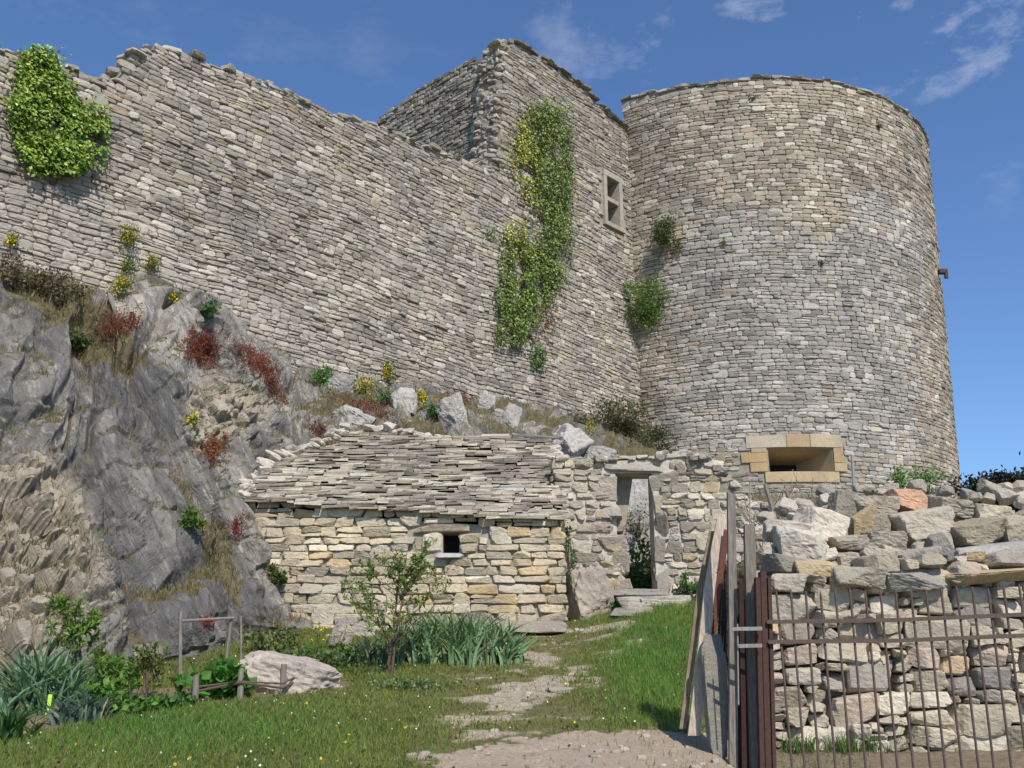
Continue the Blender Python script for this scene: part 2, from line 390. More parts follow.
def masks(x, y, z):
    px, py = proj(np.stack([x, y, z], -1)); j = 26*(fbm(np.stack([x*3.1, y*3.1, 0*x], -1), 8, 3)-.5); j2 = 26*(fbm(np.stack([x*3.1, y*3.1, 0*x+7], -1), 8, 3)-.5)
    jf = 16*(fbm(np.stack([x*14, y*14, 0*x], -1), 18, 3)-.5)
    g = poly_in(px+j+jf, py+j2*.6+jf*.8, GRAVEL).astype(float)
    t = np.zeros_like(g)
    for tp in TRACK: t = np.maximum(t, poly_in(px+j, py+j2*.5, tp))
    nn = fbm(np.stack([x*2.4, y*3.4, 0*x], -1), 31, 4, .6)
    wr = np.exp(-((px-(600-(py-625)*1.05))/62)**2)*np.clip((py-612)/14, 0, 1)+.55*np.exp(-((px-470)/70)**2-((py-715)/28)**2)
    t = np.clip((nn-(.675-.145*wr-.03*t))*14, 0, 1)*np.clip(wr*3, 0, 1)
    b = poly_in(px+j, py+j2*.4, BED).astype(float)
    w = ((px > 772) & (y > 8.4) & (y < 12)).astype(float)
    return np.clip(g, 0, 1), np.clip(t, 0, 1), np.clip(b+w, 0, 1), px, py
def sheet(xs, ys):
    X, Y = np.meshgrid(xs, ys); Z = gz(X, Y); n, m = X.shape
    V = np.stack([X, Y, Z], -1).reshape(-1, 3); i = np.arange(n*m).reshape(n, m)
    Fq = np.stack([i[:-1, :-1], i[:-1, 1:], i[1:, 1:], i[1:, :-1]], -1).reshape(-1, 4); return V, Fq
xs = np.concatenate([np.linspace(-500, -14, 24)[:-1], np.linspace(-14, -6.2, 24)[:-1], np.linspace(-6.2, 5.2, 330)[:-1], np.linspace(5.2, 14, 20)[:-1], np.linspace(14, 500, 24)])
ys = np.concatenate([np.linspace(-200, 0, 16)[:-1], np.linspace(0, 6.5, 30)[:-1], np.linspace(6.5, 17.5, 330)[:-1], np.linspace(17.5, 60, 30)[:-1], np.linspace(60, 900, 24)])
GV, GF = sheet(xs, ys)
g_, t_, b_, _, _ = masks(GV[:, 0], GV[:, 1], GV[:, 2])
GV[:, 2] += .03*(vn(GV*6, 4)-.5)*(np.abs(GV[:, 0]) < 7)
m, t, b = newmat('ground'); v = objco(t); at = nd(t, 'ShaderNodeAttribute', attribute_name='tint'); sep = nd(t, 'ShaderNodeSeparateColor'); t.links.new(at.outputs['Color'], sep.inputs[0])
turf = mixc(t, (.12, .13, .045), (.22, .18, .105), ramp(t, noise(t, 5, 6, .7, v), .4, .65))
grav = mixc(t, (.46, .375, .285), (.31, .255, .195), ramp(t, noise(t, 30, 8, .8, v), .4, .62))
grav = mixc(t, grav, (.52, .48, .42), nmul(t, ramp(t, noise(t, 70, 3, .6, v), .60, .66), .8))
trk = mixc(t, (.50, .44, .345), (.28, .225, .155), ramp(t, noise(t, 22, 7, .8, v), .42, .60))
soil = mixc(t, (.27, .215, .155), (.15, .12, .085), ramp(t, noise(t, 20, 7, .8, v), .4, .62))
c = mixc(t, turf, trk, sep.outputs['Green']); c = mixc(t, c, soil, sep.outputs['Blue']); c = mixc(t, c, grav, sep.outputs['Red'])
t.links.new(c, b.inputs['Base Color']); b.inputs['Roughness'].default_value = .95; b.inputs['Specular IOR Level'].default_value = .1
p = bump(t, b, noise(t, 28, 8, .8, v), .8, .03); bump(t, b, noise(t, 110, 4, .7, v), .6, .008, p)
ground = mk('ground', GV, GF, m, None, np.stack([g_, t_, b_], -1), True); tag(ground, 'gravelly ground rising gently from the gate to the hut', 'ground', kind='structure')

# ------------------------------------------------------------ rock face and slope (one sheet from the garden up to the walls)
ck = sorted(CTRL); tb = []
for k in ck: tb.append([pix(k, py, Y) for py, Y in CTRL[k]])
tb = [[c[0]+np.array([0, -.25, -1.6])]+c for c in tb]; tb = np.array(tb)     # (cols, 7, 3)
def crom(A, t):       # catmull along axis 0
    n = len(A); i = np.clip(np.floor(t).astype(int), 0, n-2); f = (t-i); sh_ = (-1,)+(1,)*(A.ndim-1); f = f.reshape(sh_)
    p0 = A[np.maximum(i-1, 0)]; p1 = A[i]; p2 = A[i+1]; p3 = A[np.minimum(i+2, n-1)]
    return .5*((2*p1)+(-p0+p2)*f+(2*p0-5*p1+4*p2-p3)*f*f+(-p0+3*p1-3*p2+p3)*f**3)
pxs = np.concatenate([np.linspace(-420, -40, 40)[:-1], np.linspace(-40, 345, 330)[:-1], np.linspace(345, 700, 190)[:-1], np.linspace(700, 1060, 70)[:-1], np.linspace(1060, 1500, 16)])
tcol = np.interp(pxs, ck, np.arange(len(ck))); A = crom(tb, tcol)
NR = 300
Bm = np.moveaxis(crom(np.moveaxis(A, 1, 0), np.linspace(0, 6, NR)), 0, 1)   # (cols, rows, 3)
du = np.gradient(Bm, axis=0); dv = np.gradient(Bm, axis=1); Nn = np.cross(du, dv); Nn /= np.linalg.norm(Nn, axis=-1)[..., None]+1e-9
if Nn[200, 60, 1] > 0: Nn = -Nn
PX, PY = proj(Bm)
def blob(x, y, rx, ry, a=0):
    ca, sa = math.cos(math.radians(a)), math.sin(math.radians(a)); dx = PX-x; dy = PY-y
    return np.exp(-(((dx*ca+dy*sa)/rx)**2+((-dx*sa+dy*ca)/ry)**2))
q = .85*Bm[..., 0]+.50*Bm[..., 2]-.2*Bm[..., 1]; al = -.5*Bm[..., 0]+.85*Bm[..., 2]
warp = .5*(fbm(Bm*.5, 41, 3)-.5)
Q1 = np.stack([(q+warp)*1.25, al*.17, Bm[..., 1]*.2], -1)
cliff = np.clip((PX*0+1)*np.clip((335-PX)/60, 0, 1), 0, 1)         # 1 on the big cliff, 0 on the slope behind the hut
blocky = np.clip(blob(15, 575, 68, 95)*1.6+blob(228, 410, 42, 34)*.8+blob(196, 440, 26, 30)*.7, 0, 1)*cliff
f1 = fbm(Q1, 51, 4, .5); d1, d2, rid = cell(Q1*np.array([1.3, 1.6, 1.0])+3, 61)
ss = lambda t: np.clip(t, 0, 1)**2*(3-2*np.clip(t, 0, 1))
slab = (rid-.3)*.62*ss((d2-d1)*5)+.12*ss((d2-d1)*9)
st = np.abs(((q+warp*1.2)*1.9) % 1.0); tri = lambda t, k=.84: np.where(t < k, t/k, (1-t)/(1-k))
saw = (tri(st)**1.4)*.20
strat = .75*(f1-.5)+slab+saw+.07*tri(((q+warp*2)*4.3) % 1.0)
c1, c2, cid = cell(Bm*2.1, 71); e1, e2, eid = cell(Bm*5.2+2, 72)
blk = (cid-.2)*.42*ss((c2-c1)*5)+.12*ss((c2-c1)*8)+(eid-.2)*.13*ss((e2-e1)*5)+.05*ss((e2-e1)*7)
slope_d = .9*(fbm(Bm*.9, 81, 4)-.5)+.25*np.clip((c2-c1)*3, 0, 1)*(cid > .4)
fine = .15*(fbm(np.stack([(q+warp)*7, al*2.2, Bm[..., 1]*2], -1), 91, 4, .6)-.5)+.035*(fbm(Bm*14, 95, 3)-.5)
Qc = np.stack([(q+warp*.8)*3.2, al*.32, Bm[..., 1]*.5], -1); rdg = 1-np.abs(2*fbm(Qc, 131, 3, .5)-1); Qd = np.stack([(q+warp)*.9, al*1.5, Bm[..., 1]], -1); rdg2 = 1-np.abs(2*fbm(Qd, 137, 3, .5)-1)
fine = fine-.13*cliff*np.clip((rdg-.90)/.08, 0, 1)-.07*cliff*np.clip((rdg2-.93)/.06, 0, 1)
fine = fine*(1-.6*blocky); D = cliff*((1-blocky)*strat+blocky*(blk+.3*(f1-.5)))*.95+(1-cliff)*slope_d*.8+fine
edge = np.linspace(0, 1, NR)[None, :]; D = D*np.clip((edge-.0)/.05, 0, 1)*np.clip((1-edge)/.05, 0, 1)
D = D-.25*np.clip((edge-.72)/.28, 0, 1)*cliff
right = np.clip((PX-600)/80, 0, 1); D = D*(1-right*.75)
RKV = Bm+Nn*D[..., None]
nrm = np.cross(np.gradient(RKV, axis=0), np.gradient(RKV, axis=1)); nrm /= np.linalg.norm(nrm, axis=-1)[..., None]+1e-9
if nrm[200, 60, 1] > 0: nrm = -nrm
up = nrm[..., 2]
tanm = np.clip(blocky*.95+blob(150, 300, 30, 12)*.3, 0, 1)
earth = np.clip(np.clip((up-.62)/.2, 0, 1)*.8+(1-cliff)*np.clip((fbm(Bm*1.3, 101, 3)-.42)*5, 0, 1)*.8+blob(95, 350, 60, 20, 30)*1.0+blob(50, 300, 50, 30, 30)*1.2+blob(190, 520, 16, 90, -28)*.7+blob(225, 560, 14, 50, -10)*.7+right, 0, 1)
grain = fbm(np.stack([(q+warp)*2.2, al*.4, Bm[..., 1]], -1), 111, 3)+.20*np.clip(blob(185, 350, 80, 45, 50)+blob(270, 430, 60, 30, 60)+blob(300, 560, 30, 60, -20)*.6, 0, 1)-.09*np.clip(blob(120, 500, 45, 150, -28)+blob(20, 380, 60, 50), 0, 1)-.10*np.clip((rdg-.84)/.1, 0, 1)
i = np.arange(RKV.shape[0]*NR).reshape(RKV.shape[0], NR)
RF = np.stack([i[:-1, :-1], i[:-1, 1:], i[1:, 1:], i[1:, :-1]], -1).reshape(-1, 4)
m, t, b = newmat('rock'); at = nd(t, 'ShaderNodeAttribute', attribute_name='tint'); sep = nd(t, 'ShaderNodeSeparateColor'); t.links.new(at.outputs['Color'], sep.inputs[0])
v = objco(t); m1_ = nd(t, 'ShaderNodeMapping'); m1_.inputs['Rotation'].default_value = (0, math.radians(32), 0); t.links.new(v, m1_.inputs[0]); m2_ = nd(t, 'ShaderNodeMapping'); m2_.inputs['Scale'].default_value = (2.6, 1.3, .6); t.links.new(m1_.outputs[0], m2_.inputs[0]); va = m2_.outputs[0]
grey = mixc(t, (.150, .147, .145), (.26, .252, .235), ramp(t, noise(t, 1.6, 8, .62, va, .6), .38, .66))
grey = mixc(t, grey, (.46, .435, .39), ramp(t, noise(t, 4.2, 9, .72, va, .4), .54, .70))
grey = mixc(t, grey, (.06, .058, .055), nmul(t, ramp(t, noise(t, 6.5, 9, .75, va, .4), .58, .66), .7))
tan_ = mixc(t, (.50, .435, .34), (.30, .26, .205), ramp(t, noise(t, 5, 8, .7, v), .38, .68))
ear = mixc(t, (.20, .165, .10), (.115, .105, .06), ramp(t, noise(t, 7, 7, .7, v), .4, .6))
m3_ = nd(t, 'ShaderNodeMapping'); m3_.inputs['Scale'].default_value = (9, 3, .9); t.links.new(m1_.outputs[0], m3_.inputs[0]); vs = m3_.outputs[0]
grey = mixc(t, grey, (.045, .043, .042), nmul(t, ramp(t, noise(t, 1.0, 9, .72, vs, .3), .60, .64), .65))
grey = mixc(t, grey, (.50, .48, .44), nmul(t, ramp(t, noise(t, 1.3, 9, .75, vs, .3), .60, .66), .5))
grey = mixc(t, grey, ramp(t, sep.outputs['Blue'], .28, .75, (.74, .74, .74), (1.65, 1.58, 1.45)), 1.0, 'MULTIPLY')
c = mixc(t, grey, tan_, ramp(t, sep.outputs['Red'], .3, .6))
fe = nd(t, 'ShaderNodeMath', operation='ADD'); t.links.new(sep.outputs['Green'], fe.inputs[0]); t.links.new(nmul(t, noise(t, 5, 7, .75, v), .9), fe.inputs[1])
c = mixc(t, c, ear, ramp(t, fe.outputs[0], .92, 1.10)); t.links.new(c, b.inputs['Base Color'])
b.inputs['Roughness'].default_value = .9; b.inputs['Specular IOR Level'].default_value = .2
p = bump(t, b, noise(t, 5, 9, .7, va, .5), 1.0, .09); p = bump(t, b, noise(t, 22, 7, .72, v), .8, .02, p)
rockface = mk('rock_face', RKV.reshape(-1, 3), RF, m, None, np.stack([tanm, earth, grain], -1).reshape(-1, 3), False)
tag(rockface, 'steep grey limestone outcrop rising from the garden to the castle wall', 'rock face', kind='structure')
RKP = RKV.reshape(-1, 3); RKx, RKy = proj(RKP); RKn = nrm.reshape(-1, 3)
def rpix(px, py):
    """nearest point of the rock sheet under a pixel (front-most)"""
    d = (RKx-px)**2+(RKy-py)**2; k = np.argsort(d)[:12]; k = k[np.argmin(RKP[k, 1])]
    return RKP[k].copy(), RKn[k].copy()

# ------------------------------------------------------------ castle: long wall
WJ = np.array([3.7, 30.0]); WD = np.array([.682, .7313]); WN = np.array([.7313, -.682])
PW = mapf(lambda u, v, w: (WJ[0]+WD[0]*u+WN[0]*w, WJ[1]+WD[1]*u+WN[1]*w, v))
def wpix(px, py, w=0):
    """(u, z) on the long wall under a pixel"""
    r = ray(px, py); o = WJ+WN*w; Mx = np.array([[r[0], -WD[0]], [r[1], -WD[1]]]); k, u = np.linalg.solve(Mx, o); return u, CZ+k*r[2]
topw = [(-90, 30), (-40, 44), (0, 50), (30, 55), (60, 66), (85, 72), (105, 80), (124, 80), (127, 62), (133, 55), (150, 49), (170, 47), (195, 57), (230, 72), (262, 84), (300, 99), (336, 113), (345, 118), (375, 125), (395, 131), (410, 139), (440, 152), (462, 160), (472, 166)]
tw = np.array([wpix(*p) for p in topw]); UC = wpix(508, 40)[0]; ZT = wpix(510, 40)[1]
tooth = [(486, 170), (494, 166), (499, 150), (501, 120), (504, 90), (506, 60), (508, 44), (510, 40)]
tt = np.array([wpix(*p) for p in tooth])
topc = np.vstack([tw, tt, [[-3.4, ZT+.05], [-2, ZT-.06], [-.8, ZT-.42], [.6, ZT-.6]]])
def wtop(u): return float(np.interp(u, topc[:, 0], topc[:, 1])) if np.isscalar(u) else np.interp(u, topc[:, 0], topc[:, 1])
win = (wpix(605.5, 190)[0], wpix(617.5, 190)[0]); wz = (wpix(611, 224)[1], wpix(611, 180)[1])
castle = empty('castle_wall', (PW(-9, 6, 0)), 'long high castle wall of thin grey limestone courses climbing to a square broken block beside the tower', 'castle wall')
us = np.arange(-25.5, .61, .25)
rag = lambda u: .10*(vn(np.stack([np.asarray(u)*3.1, 0*np.asarray(u), 0*np.asarray(u)], -1), 5)-.5)
holes = [(win[0], win[1], wz[0], wz[1])]
bodyw = body(PW, us, lambda u: wtop(u)-.06+float(rag(u)), lambda u: 4.5, .9, holes)
bodyw.build('wall_core', M['mortar'], castle)
def wtint(P3, n, cols, w, var=.1):
    c = pal(n, cols, w, var); k = .80+.42*fbm(P3*.35, 7, 3)[:, None]; return c*k
C = courses(-25.3, .5, 5.2, ZT+.3, (.085, .16), (.16, .52), 3, gap=.013)
ww = RS.normal(0, .25, len(C))
def okw(C):
    cu, cv, a, b = C.T; q = cv+b < wtop(cu)+.05+.12*(RS.rand(len(C))-.5)
    for h in holes: q &= ~((cu+a > h[0]-.17) & (cu-a < h[1]+.17) & (cv+b > h[2]-.15) & (cv-b < h[3]+.2))
    return q
C = C[okw(C)]; cu, cv, a, b = C.T; P3 = PW(cu, cv, 0)
px_, py_ = proj(P3)
cc = wtint(P3, len(C), [(.42, .385, .33), (.34, .308, .262), (.27, .245, .21), (.54, .495, .43), (.40, .335, .25)], [.36, .30, .13, .13, .08], .08)
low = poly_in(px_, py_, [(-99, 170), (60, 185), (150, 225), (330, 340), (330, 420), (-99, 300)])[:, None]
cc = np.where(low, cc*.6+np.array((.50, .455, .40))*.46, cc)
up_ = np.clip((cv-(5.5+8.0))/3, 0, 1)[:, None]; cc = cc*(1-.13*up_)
dep = RS.uniform(.02, .052, len(C))+.03*(RS.rand(len(C)) < .1)
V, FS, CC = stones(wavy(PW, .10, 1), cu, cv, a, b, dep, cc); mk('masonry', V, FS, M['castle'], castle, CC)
# ragged coping stones on the broken top
mb = MB(); D4, F4 = DIRS[4]
for k in range(330):
    u = RS.uniform(-25, -6.0); z = wtop(u)+RS.uniform(-.07, .05); s = (RS.uniform(.14, .42), RS.uniform(.2, .4), RS.uniform(.06, .15)); Vr, Fr = rock(s, 900+k, 4)
    mb.add(Vr@np.array(Matrix.Rotation(.82+RS.normal(0, .25), 3, 'Z')).T+PW(u, z, -RS.uniform(0, .7)), Fr, pal(1, [(.36, .34, .30), (.25, .235, .2), (.46, .43, .37)])[0])
for k in range(150):
    u = RS.uniform(-5.3, .4); s = (RS.uniform(.2, .6), RS.uniform(.3, .4), RS.uniform(.05, .08)); Vr, Fr = rock(s, 2900+k, 4, cuts=3)
    mb.add(Vr@np.array(Matrix.Rotation(.82, 3, 'Z')).T+PW(u, wtop(u)+.03, -RS.uniform(-.05, .6)), Fr, pal(1, [(.26, .25, .22), (.2, .19, .16), (.34, .31, .27)])[0])
mb.build('coping', M['castle'], castle)
# window with its pale frame and transom
wd = empty('window', PW((win[0]+win[1])/2, wz[0], 0)); wd.parent = castle; wd.location = Vector(wd.location)-castle.location
class PW_: pass
def worldmk(mbx, name, mat, par, root):
    o = mbx.build(name, mat, None); 
    for v in o.data.vertices: v.co = v.co-Vector(root)
    o.parent = par; return o
WR = PW((win[0]+win[1])/2, wz[0], 0)
def wbox(mbx, u0, u1, v0, v1, w0, w1, col=(1, 1, 1)):
    mbx.box([PW(u0, v0, w1), PW(u1, v0, w1), PW(u1, v0, w0), PW(u0, v0, w0), PW(u0, v1, w1), PW(u1, v1, w1), PW(u1, v1, w0), PW(u0, v1, w0)], col)
fr = MB(); fc = (.42, .385, .32); u0, u1 = win; z0, z1 = wz; zm = (z0+z1)/2+.05
wbox(fr, u0-.16, u0, z0-.02, z1+.02, -.5, .075, fc); wbox(fr, u1, u1+.17, z0-.02, z1+.02, -.5, .08, fc)
wbox(fr, u0-.18, u1+.2, z1+.02, z1+.22, -.5, .085, fc); wbox(fr, u0, u1, zm-.07, zm+.07, -.45, .03, fc)
worldmk(fr, 'frame', M['castle'], wd, WR)
sl_ = MB(); wbox(sl_, u0-.2, u1+.22, z0-.16, z0-.022, -.5, .12, fc); worldmk(sl_, 'sill', M['castle'], wd, WR)
dk = MB(); wbox(dk, u0, u1, z0, z1, -.88, -.86); worldmk(dk, 'shade_panel', M['dark'], wd, WR)  # black plate paints the shade deep in the window
# return face of the square block
RN = -WD; B0 = PW(UC+.10, 0, 0)[:2]
PR = mapf(lambda u, v, w: (B0[0]-WN[0]*u+RN[0]*w, B0[1]-WN[1]*u+RN[1]*w, v))     # u runs away from the corner, into the block
def rtop(u):
    k = np.interp(u, [0, .4, .75, 1.0, 1.6, 3.4, 4.4, 5.4, 6.2, 6.6], [ZT, ZT, ZT-.55, ZT-.2, ZT+.1, ZT+.12, ZT+.02, ZT-.1, ZT-.2, ZT-.6]); return k
bm = body(lambda u, v, w: PR(u, v, w-.02), np.arange(.9, 6.4, .3), lambda u: float(rtop(u))-.05, lambda u: 9.0, 1.1)
bm.build('return_core', M['mortar'], castle)
C = courses(.9, 6.4, 9.5, ZT+.3, (.10, .17), (.18, .5), 9); cu, cv, a, b = C.T
gap = 1.25+.35*(fbm(np.stack([0*cv, cv*1.1, 0*cv], -1), 4, 3)-.5)*2+np.clip((15.8-cv)/3, 0, 1)*1.1
ok = (cv < rtop(cu)) & (cu-a > gap-.25); C = C[ok]; cu, cv, a, b = C.T; P3 = PR(cu, cv, 0)
cc = wtint(P3, len(C), [(.36, .33, .28), (.27, .245, .21), (.21, .195, .165), (.45, .42, .36), (.33, .28, .21)], [.34, .3, .2, .1, .06])
V, FS, CC = stones(wavy(PR, .05, 2), cu, cv, a, b, RS.uniform(.03, .08, len(C)), cc); mk('return_masonry', V[:, :], [f[:, ::-1] for f in FS], M['castle'], castle, CC)
mb = MB()
for k in range(800):      # torn rubble core showing at the broken corner
    z = RS.uniform(12.6, ZT-.15); hgt = (z-12.6)/(ZT-12.6); g = 1.9-1.0*hgt; u = RS.uniform(.22, g)
    sc_ = RS.uniform(.45, 1); s = (.42*sc_, .40*sc_, .17*sc_); Vr, Fr = rock(s, 5000+k, 4)
    mb.add(Vr@np.array(Matrix.Rotation(RS.uniform(0, 3), 3, 'Z')).T+PR(u, z, RS.uniform(-.15, .12)+.55*max(0, 1-hgt*2.2)*RS.rand()), Fr, pal(1, [(.50, .455, .385), (.58, .535, .46), (.36, .325, .275)])[0])
for k, z in enumerate(np.arange(12.4, ZT-.1, .145)):   # toothing stones of the corner
    s = (RS.uniform(.3, .75), RS.uniform(.35, .6), .12); Vr, Fr = rock(s, 6000+k, 4, cuts=3)
    mb.add(Vr@np.array(Matrix.Rotation(.82, 3, 'Z')).T+PW(UC+RS.uniform(.02, .2), z, -.36), Fr, pal(1, [(.3, .28, .24), (.22, .2, .17), (.42, .39, .33)])[0])
tu = np.array([wpix(*p) for p in tooth])
for k in range(620):
    z = RS.uniform(tu[0, 1]-.1, ZT); uu = np.interp(z, tu[:, 1], tu[:, 0]); sc_ = RS.uniform(.4, 1); Vr, Fr = rock((.42*sc_, .38*sc_, .17*sc_), 8000+k, 4)
    mb.add(Vr@np.array(Matrix.Rotation(RS.uniform(0, 3), 3, 'Z')).T+PW(uu+RS.uniform(-.05, .12), z, -RS.uniform(.12, .95)), Fr, pal(1, [(.50, .455, .385), (.40, .36, .30), (.30, .27, .23)])[0])
mb.build('rubble_core', M['castle'], castle)
mb = MB(); q = [PR(.3, 9, -.15), PR(2.2, 9, -.15), PR(2.5, 9, -1.4), PR(0.1, 9, -1.4)]; q2 = [PR(.3, ZT-.5, -.15), PR(2.2, ZT-.9, -.15), PR(2.5, ZT-.6, -1.4), PR(0.1, ZT-.6, -1.4)]
mb.box(q+q2); mb.build('corner_core', M['limemortar'], castle)

# ------------------------------------------------------------ round tower
TC = np.array([8.53, 35.8]); TR = 7.3; A0 = math.atan2(-TC[1], -TC[0])
TK = lambda v: -.026*np.clip(19-v, 0, 20)
PT = mapf(lambda u, v, w: (TC[0]+(TR+w+TK(v))*np.cos(A0+u/TR), TC[1]+(TR+w+TK(v))*np.sin(A0+u/TR), v))
ZR = pix(770, 79, 28.7)[2]
def tpix(px, py):
    r = ray(px, py); h = r[:2]; A_ = h@h; B_ = -2*h@TC; C_ = TC@TC-TR**2; k = (-B_-math.sqrt(max(0, B_*B_-4*A_*C_)))/(2*A_); p = h*k
    ang = math.atan2(p[1]-TC[1], p[0]-TC[0])-A0; ang = (ang+math.pi) % (2*math.pi)-math.pi; return ang*TR, CZ+k*r[2]
ZR = tpix(770, 79)[1]
tower = empty('round_tower', (TC[0], TC[1], 5), 'massive round tower of grey and brown limestone with ochre framed gun port low down', 'tower')
e0 = tpix(770, 457); e1 = tpix(837, 457); ez0 = tpix(803, 470)[1]; ez1 = tpix(803, 446)[1]; EH = (e0[0], e1[0], ez0, ez1)
UJ = tpix(624, 130)[0]
def ttop(u): return -2.6*(np.asarray(u) < UJ-.02)*(np.asarray(u) > UJ-9)+ZR+.42*np.clip((-np.asarray(u)-.5)/4, 0, 1)+.10*(vn(np.stack([np.asarray(u)*1.7, 0*np.asarray(u), 0*np.asarray(u)], -1), 8)-.5)+.04*np.sin(np.asarray(u)*.6)
tb_ = body(PT, np.concatenate([np.linspace(-TR*math.pi, TR*math.pi, 121), [UJ-.04, UJ]]), lambda u: float(ttop(u))-.06, lambda u: 3.0, 1.4, [EH])
tb_.build('wall_core', M['mortar'], tower)
mb = MB(); n = 48; ring_ = [PT(-TR*math.pi+2*math.pi*TR*k/n, ZR-1.0, -.7) for k in range(n)]; mb.add(ring_+[[TC[0], TC[1], ZR-1]], [np.array([[k, (k+1) % n, n] for k in range(n)])]); mb.build('light_block_disc', M['mortar'], tower)  # unseen disc added to keep sky light out of the tower's inside
C = courses(-7.5, 12.5, 4.6, ZR+.1, (.10, .175), (.16, .58), 21, gap=.012, big=.09); cu, cv, a, b = C.T
FR = (tpix(741, 457)[0], tpix(849, 457)[0], tpix(803, 480)[1], tpix(803, 433)[1])
ok = (cv+b < ttop(cu)+.05+.05*RS.rand(len(C)))
for _b in [(741, 768, 450, 469), (750, 848, 433, 450), (768, 838, 445, 470), (838, 850, 445, 469), (765, 842, 469, 480)]:
    ok &= ~((cu+a*.7 > tpix(_b[0], 457)[0]) & (cu-a*.7 < tpix(_b[1], 457)[0]) & (cv+b*.7 > tpix(803, _b[3])[1]) & (cv-b*.7 < tpix(803, _b[2])[1]))
C = C[ok]; cu, cv, a, b = C.T; P3 = PT(cu, cv, 0); px_, py_ = proj(P3)
n = len(C); cg = pal(n, [(.41, .39, .355), (.345, .33, .30), (.50, .475, .43), (.27, .258, .235)], [.42, .3, .16, .12], .07)
cb = pal(n, [(.41, .37, .30), (.335, .295, .235), (.265, .235, .19), (.55, .505, .43), (.42, .335, .26)], [.36, .28, .14, .15, .07], .08)
msk = np.clip((py_-(205+(px_ > 850)*(-20)))/25+ (fbm(P3*.6, 14, 3)-.5)*4, 0, 1)*np.clip((px_-665)/20+(fbm(P3*.8, 15, 3)-.5)*3, 0, 1)*np.clip((930-px_)/25, 0, 1)*np.clip((455-py_)/30+.6, .4, 1)
msk = np.where(RS.rand(n) < msk*.95, 1., 0.)[:, None]
cc = (cg*msk+cb*(1-msk))*(.78+.44*fbm(P3*.45, 17, 3))[:, None]
V, FS, CC = stones(wavy(PT, .07, 5), cu, cv, a, b, RS.uniform(.016, .042, n)+.025*(RS.rand(n) < .06), cc); mk('masonry', V, FS, M['castle'], tower, CC)
mb = MB()
for u in np.arange(UJ+.12, 12, .34):
    z = float(ttop(u)); Vr, Fr = rock((RS.uniform(.3, .55), .45, RS.uniform(.06, .13)), 7000+int(u*50), 4, cuts=3)
    mb.add(Vr@np.array(Matrix.Rotation(A0+u/TR+math.pi/2, 3, 'Z')).T+PT(u, z+.0, -.12), Fr, pal(1, [(.33, .3, .25), (.25, .235, .2), (.42, .39, .33)])[0])
mb.build('coping', M['castle'], tower)
# gun port: ashlar frame around a splayed opening
gp = empty('gun_port', PT((e0[0]+e1[0])/2, ez0, 0)); GPO = np.array(gp.location); gp.parent = tower; gp.location = Vector(gp.location)-tower.location
def tbox(mbx, u0, u1, v0, v1, w0, w1, col=(1, 1, 1), nseg=3):
    for k in range(nseg):
        a_ = u0+(u1-u0)*k/nseg; b_ = u0+(u1-u0)*(k+1)/nseg
        mbx.box([PT(a_, v0, w1), PT(b_, v0, w1), PT(b_, v0, w0), PT(a_, v0, w0), PT(a_, v1, w1), PT(b_, v1, w1), PT(b_, v1, w0), PT(a_, v1, w0)], col)
U = lambda px, py=457: tpix(px, py)[0]
Z = lambda py, px=803: tpix(px, py)[1]
blocks = [('lintel', 747, 789, 433, 445.0, (.50, .44, .34)), ('lintel', 789.6, 814, 432, 445, (.46, .35, .215)), ('lintel', 814.6, 847, 432, 445, (.51, .43, .31)),
          ('jamb', 741, 768, 450, 459.5, (.47, .34, .19)), ('jamb', 750, 768, 460, 469, (.45, .33, .19)), ('jamb', 752, 768, 445.5, 449.6, (.45, .36, .24)),
          ('jamb', 838, 848, 445.6, 460, (.46, .34, .2)), ('jamb', 838, 851, 460.6, 469, (.48, .38, .24)), ('sill', 765, 842, 469.6, 480, (.49, .39, .24))]
for nm, a_, b_, y0, y1, col in blocks:
    mb = MB(); tbox(mb, U(a_), U(b_), Z(y1), Z(y0), -.3, .05, col); worldmk(mb, nm, M['tan'], gp, GPO)
mb = MB(); u0, u1 = e0[0], e1[0]; iu0, iu1 = u0+.22, u0+1.25; iz0, iz1 = ez0+.03, ez1-.24; w1, w2 = .01, -1.35
O = [PT(u0, ez0, w1), PT(u1, ez0, w1), PT(u1, ez1, w1), PT(u0, ez1, w1)]; I = [PT(iu0, iz0, w2), PT(iu1, iz0, w2), PT(iu1, iz1, w2), PT(iu0, iz1, w2)]
mb.add(O+I, [np.array([[0, 4, 5, 1], [1, 5, 6, 2], [2, 6, 7, 3], [3, 7, 4, 0]])], (.42, .34, .22)); worldmk(mb, 'splay', M['tan'], gp, GPO)
mb = MB(); dd = [PT(u0-.1, ez0-.1, -1.39), PT(u1+.1, ez0-.1, -1.39), PT(u1+.1, ez1+.1, -1.39), PT(u0-.1, ez1+.1, -1.39)]; mb.add(dd, [np.array([[0, 1, 2, 3]])]); worldmk(mb, 'shade_panel', M['dark'], gp, GPO)  # black sheet paints the shade at the back of the gun port
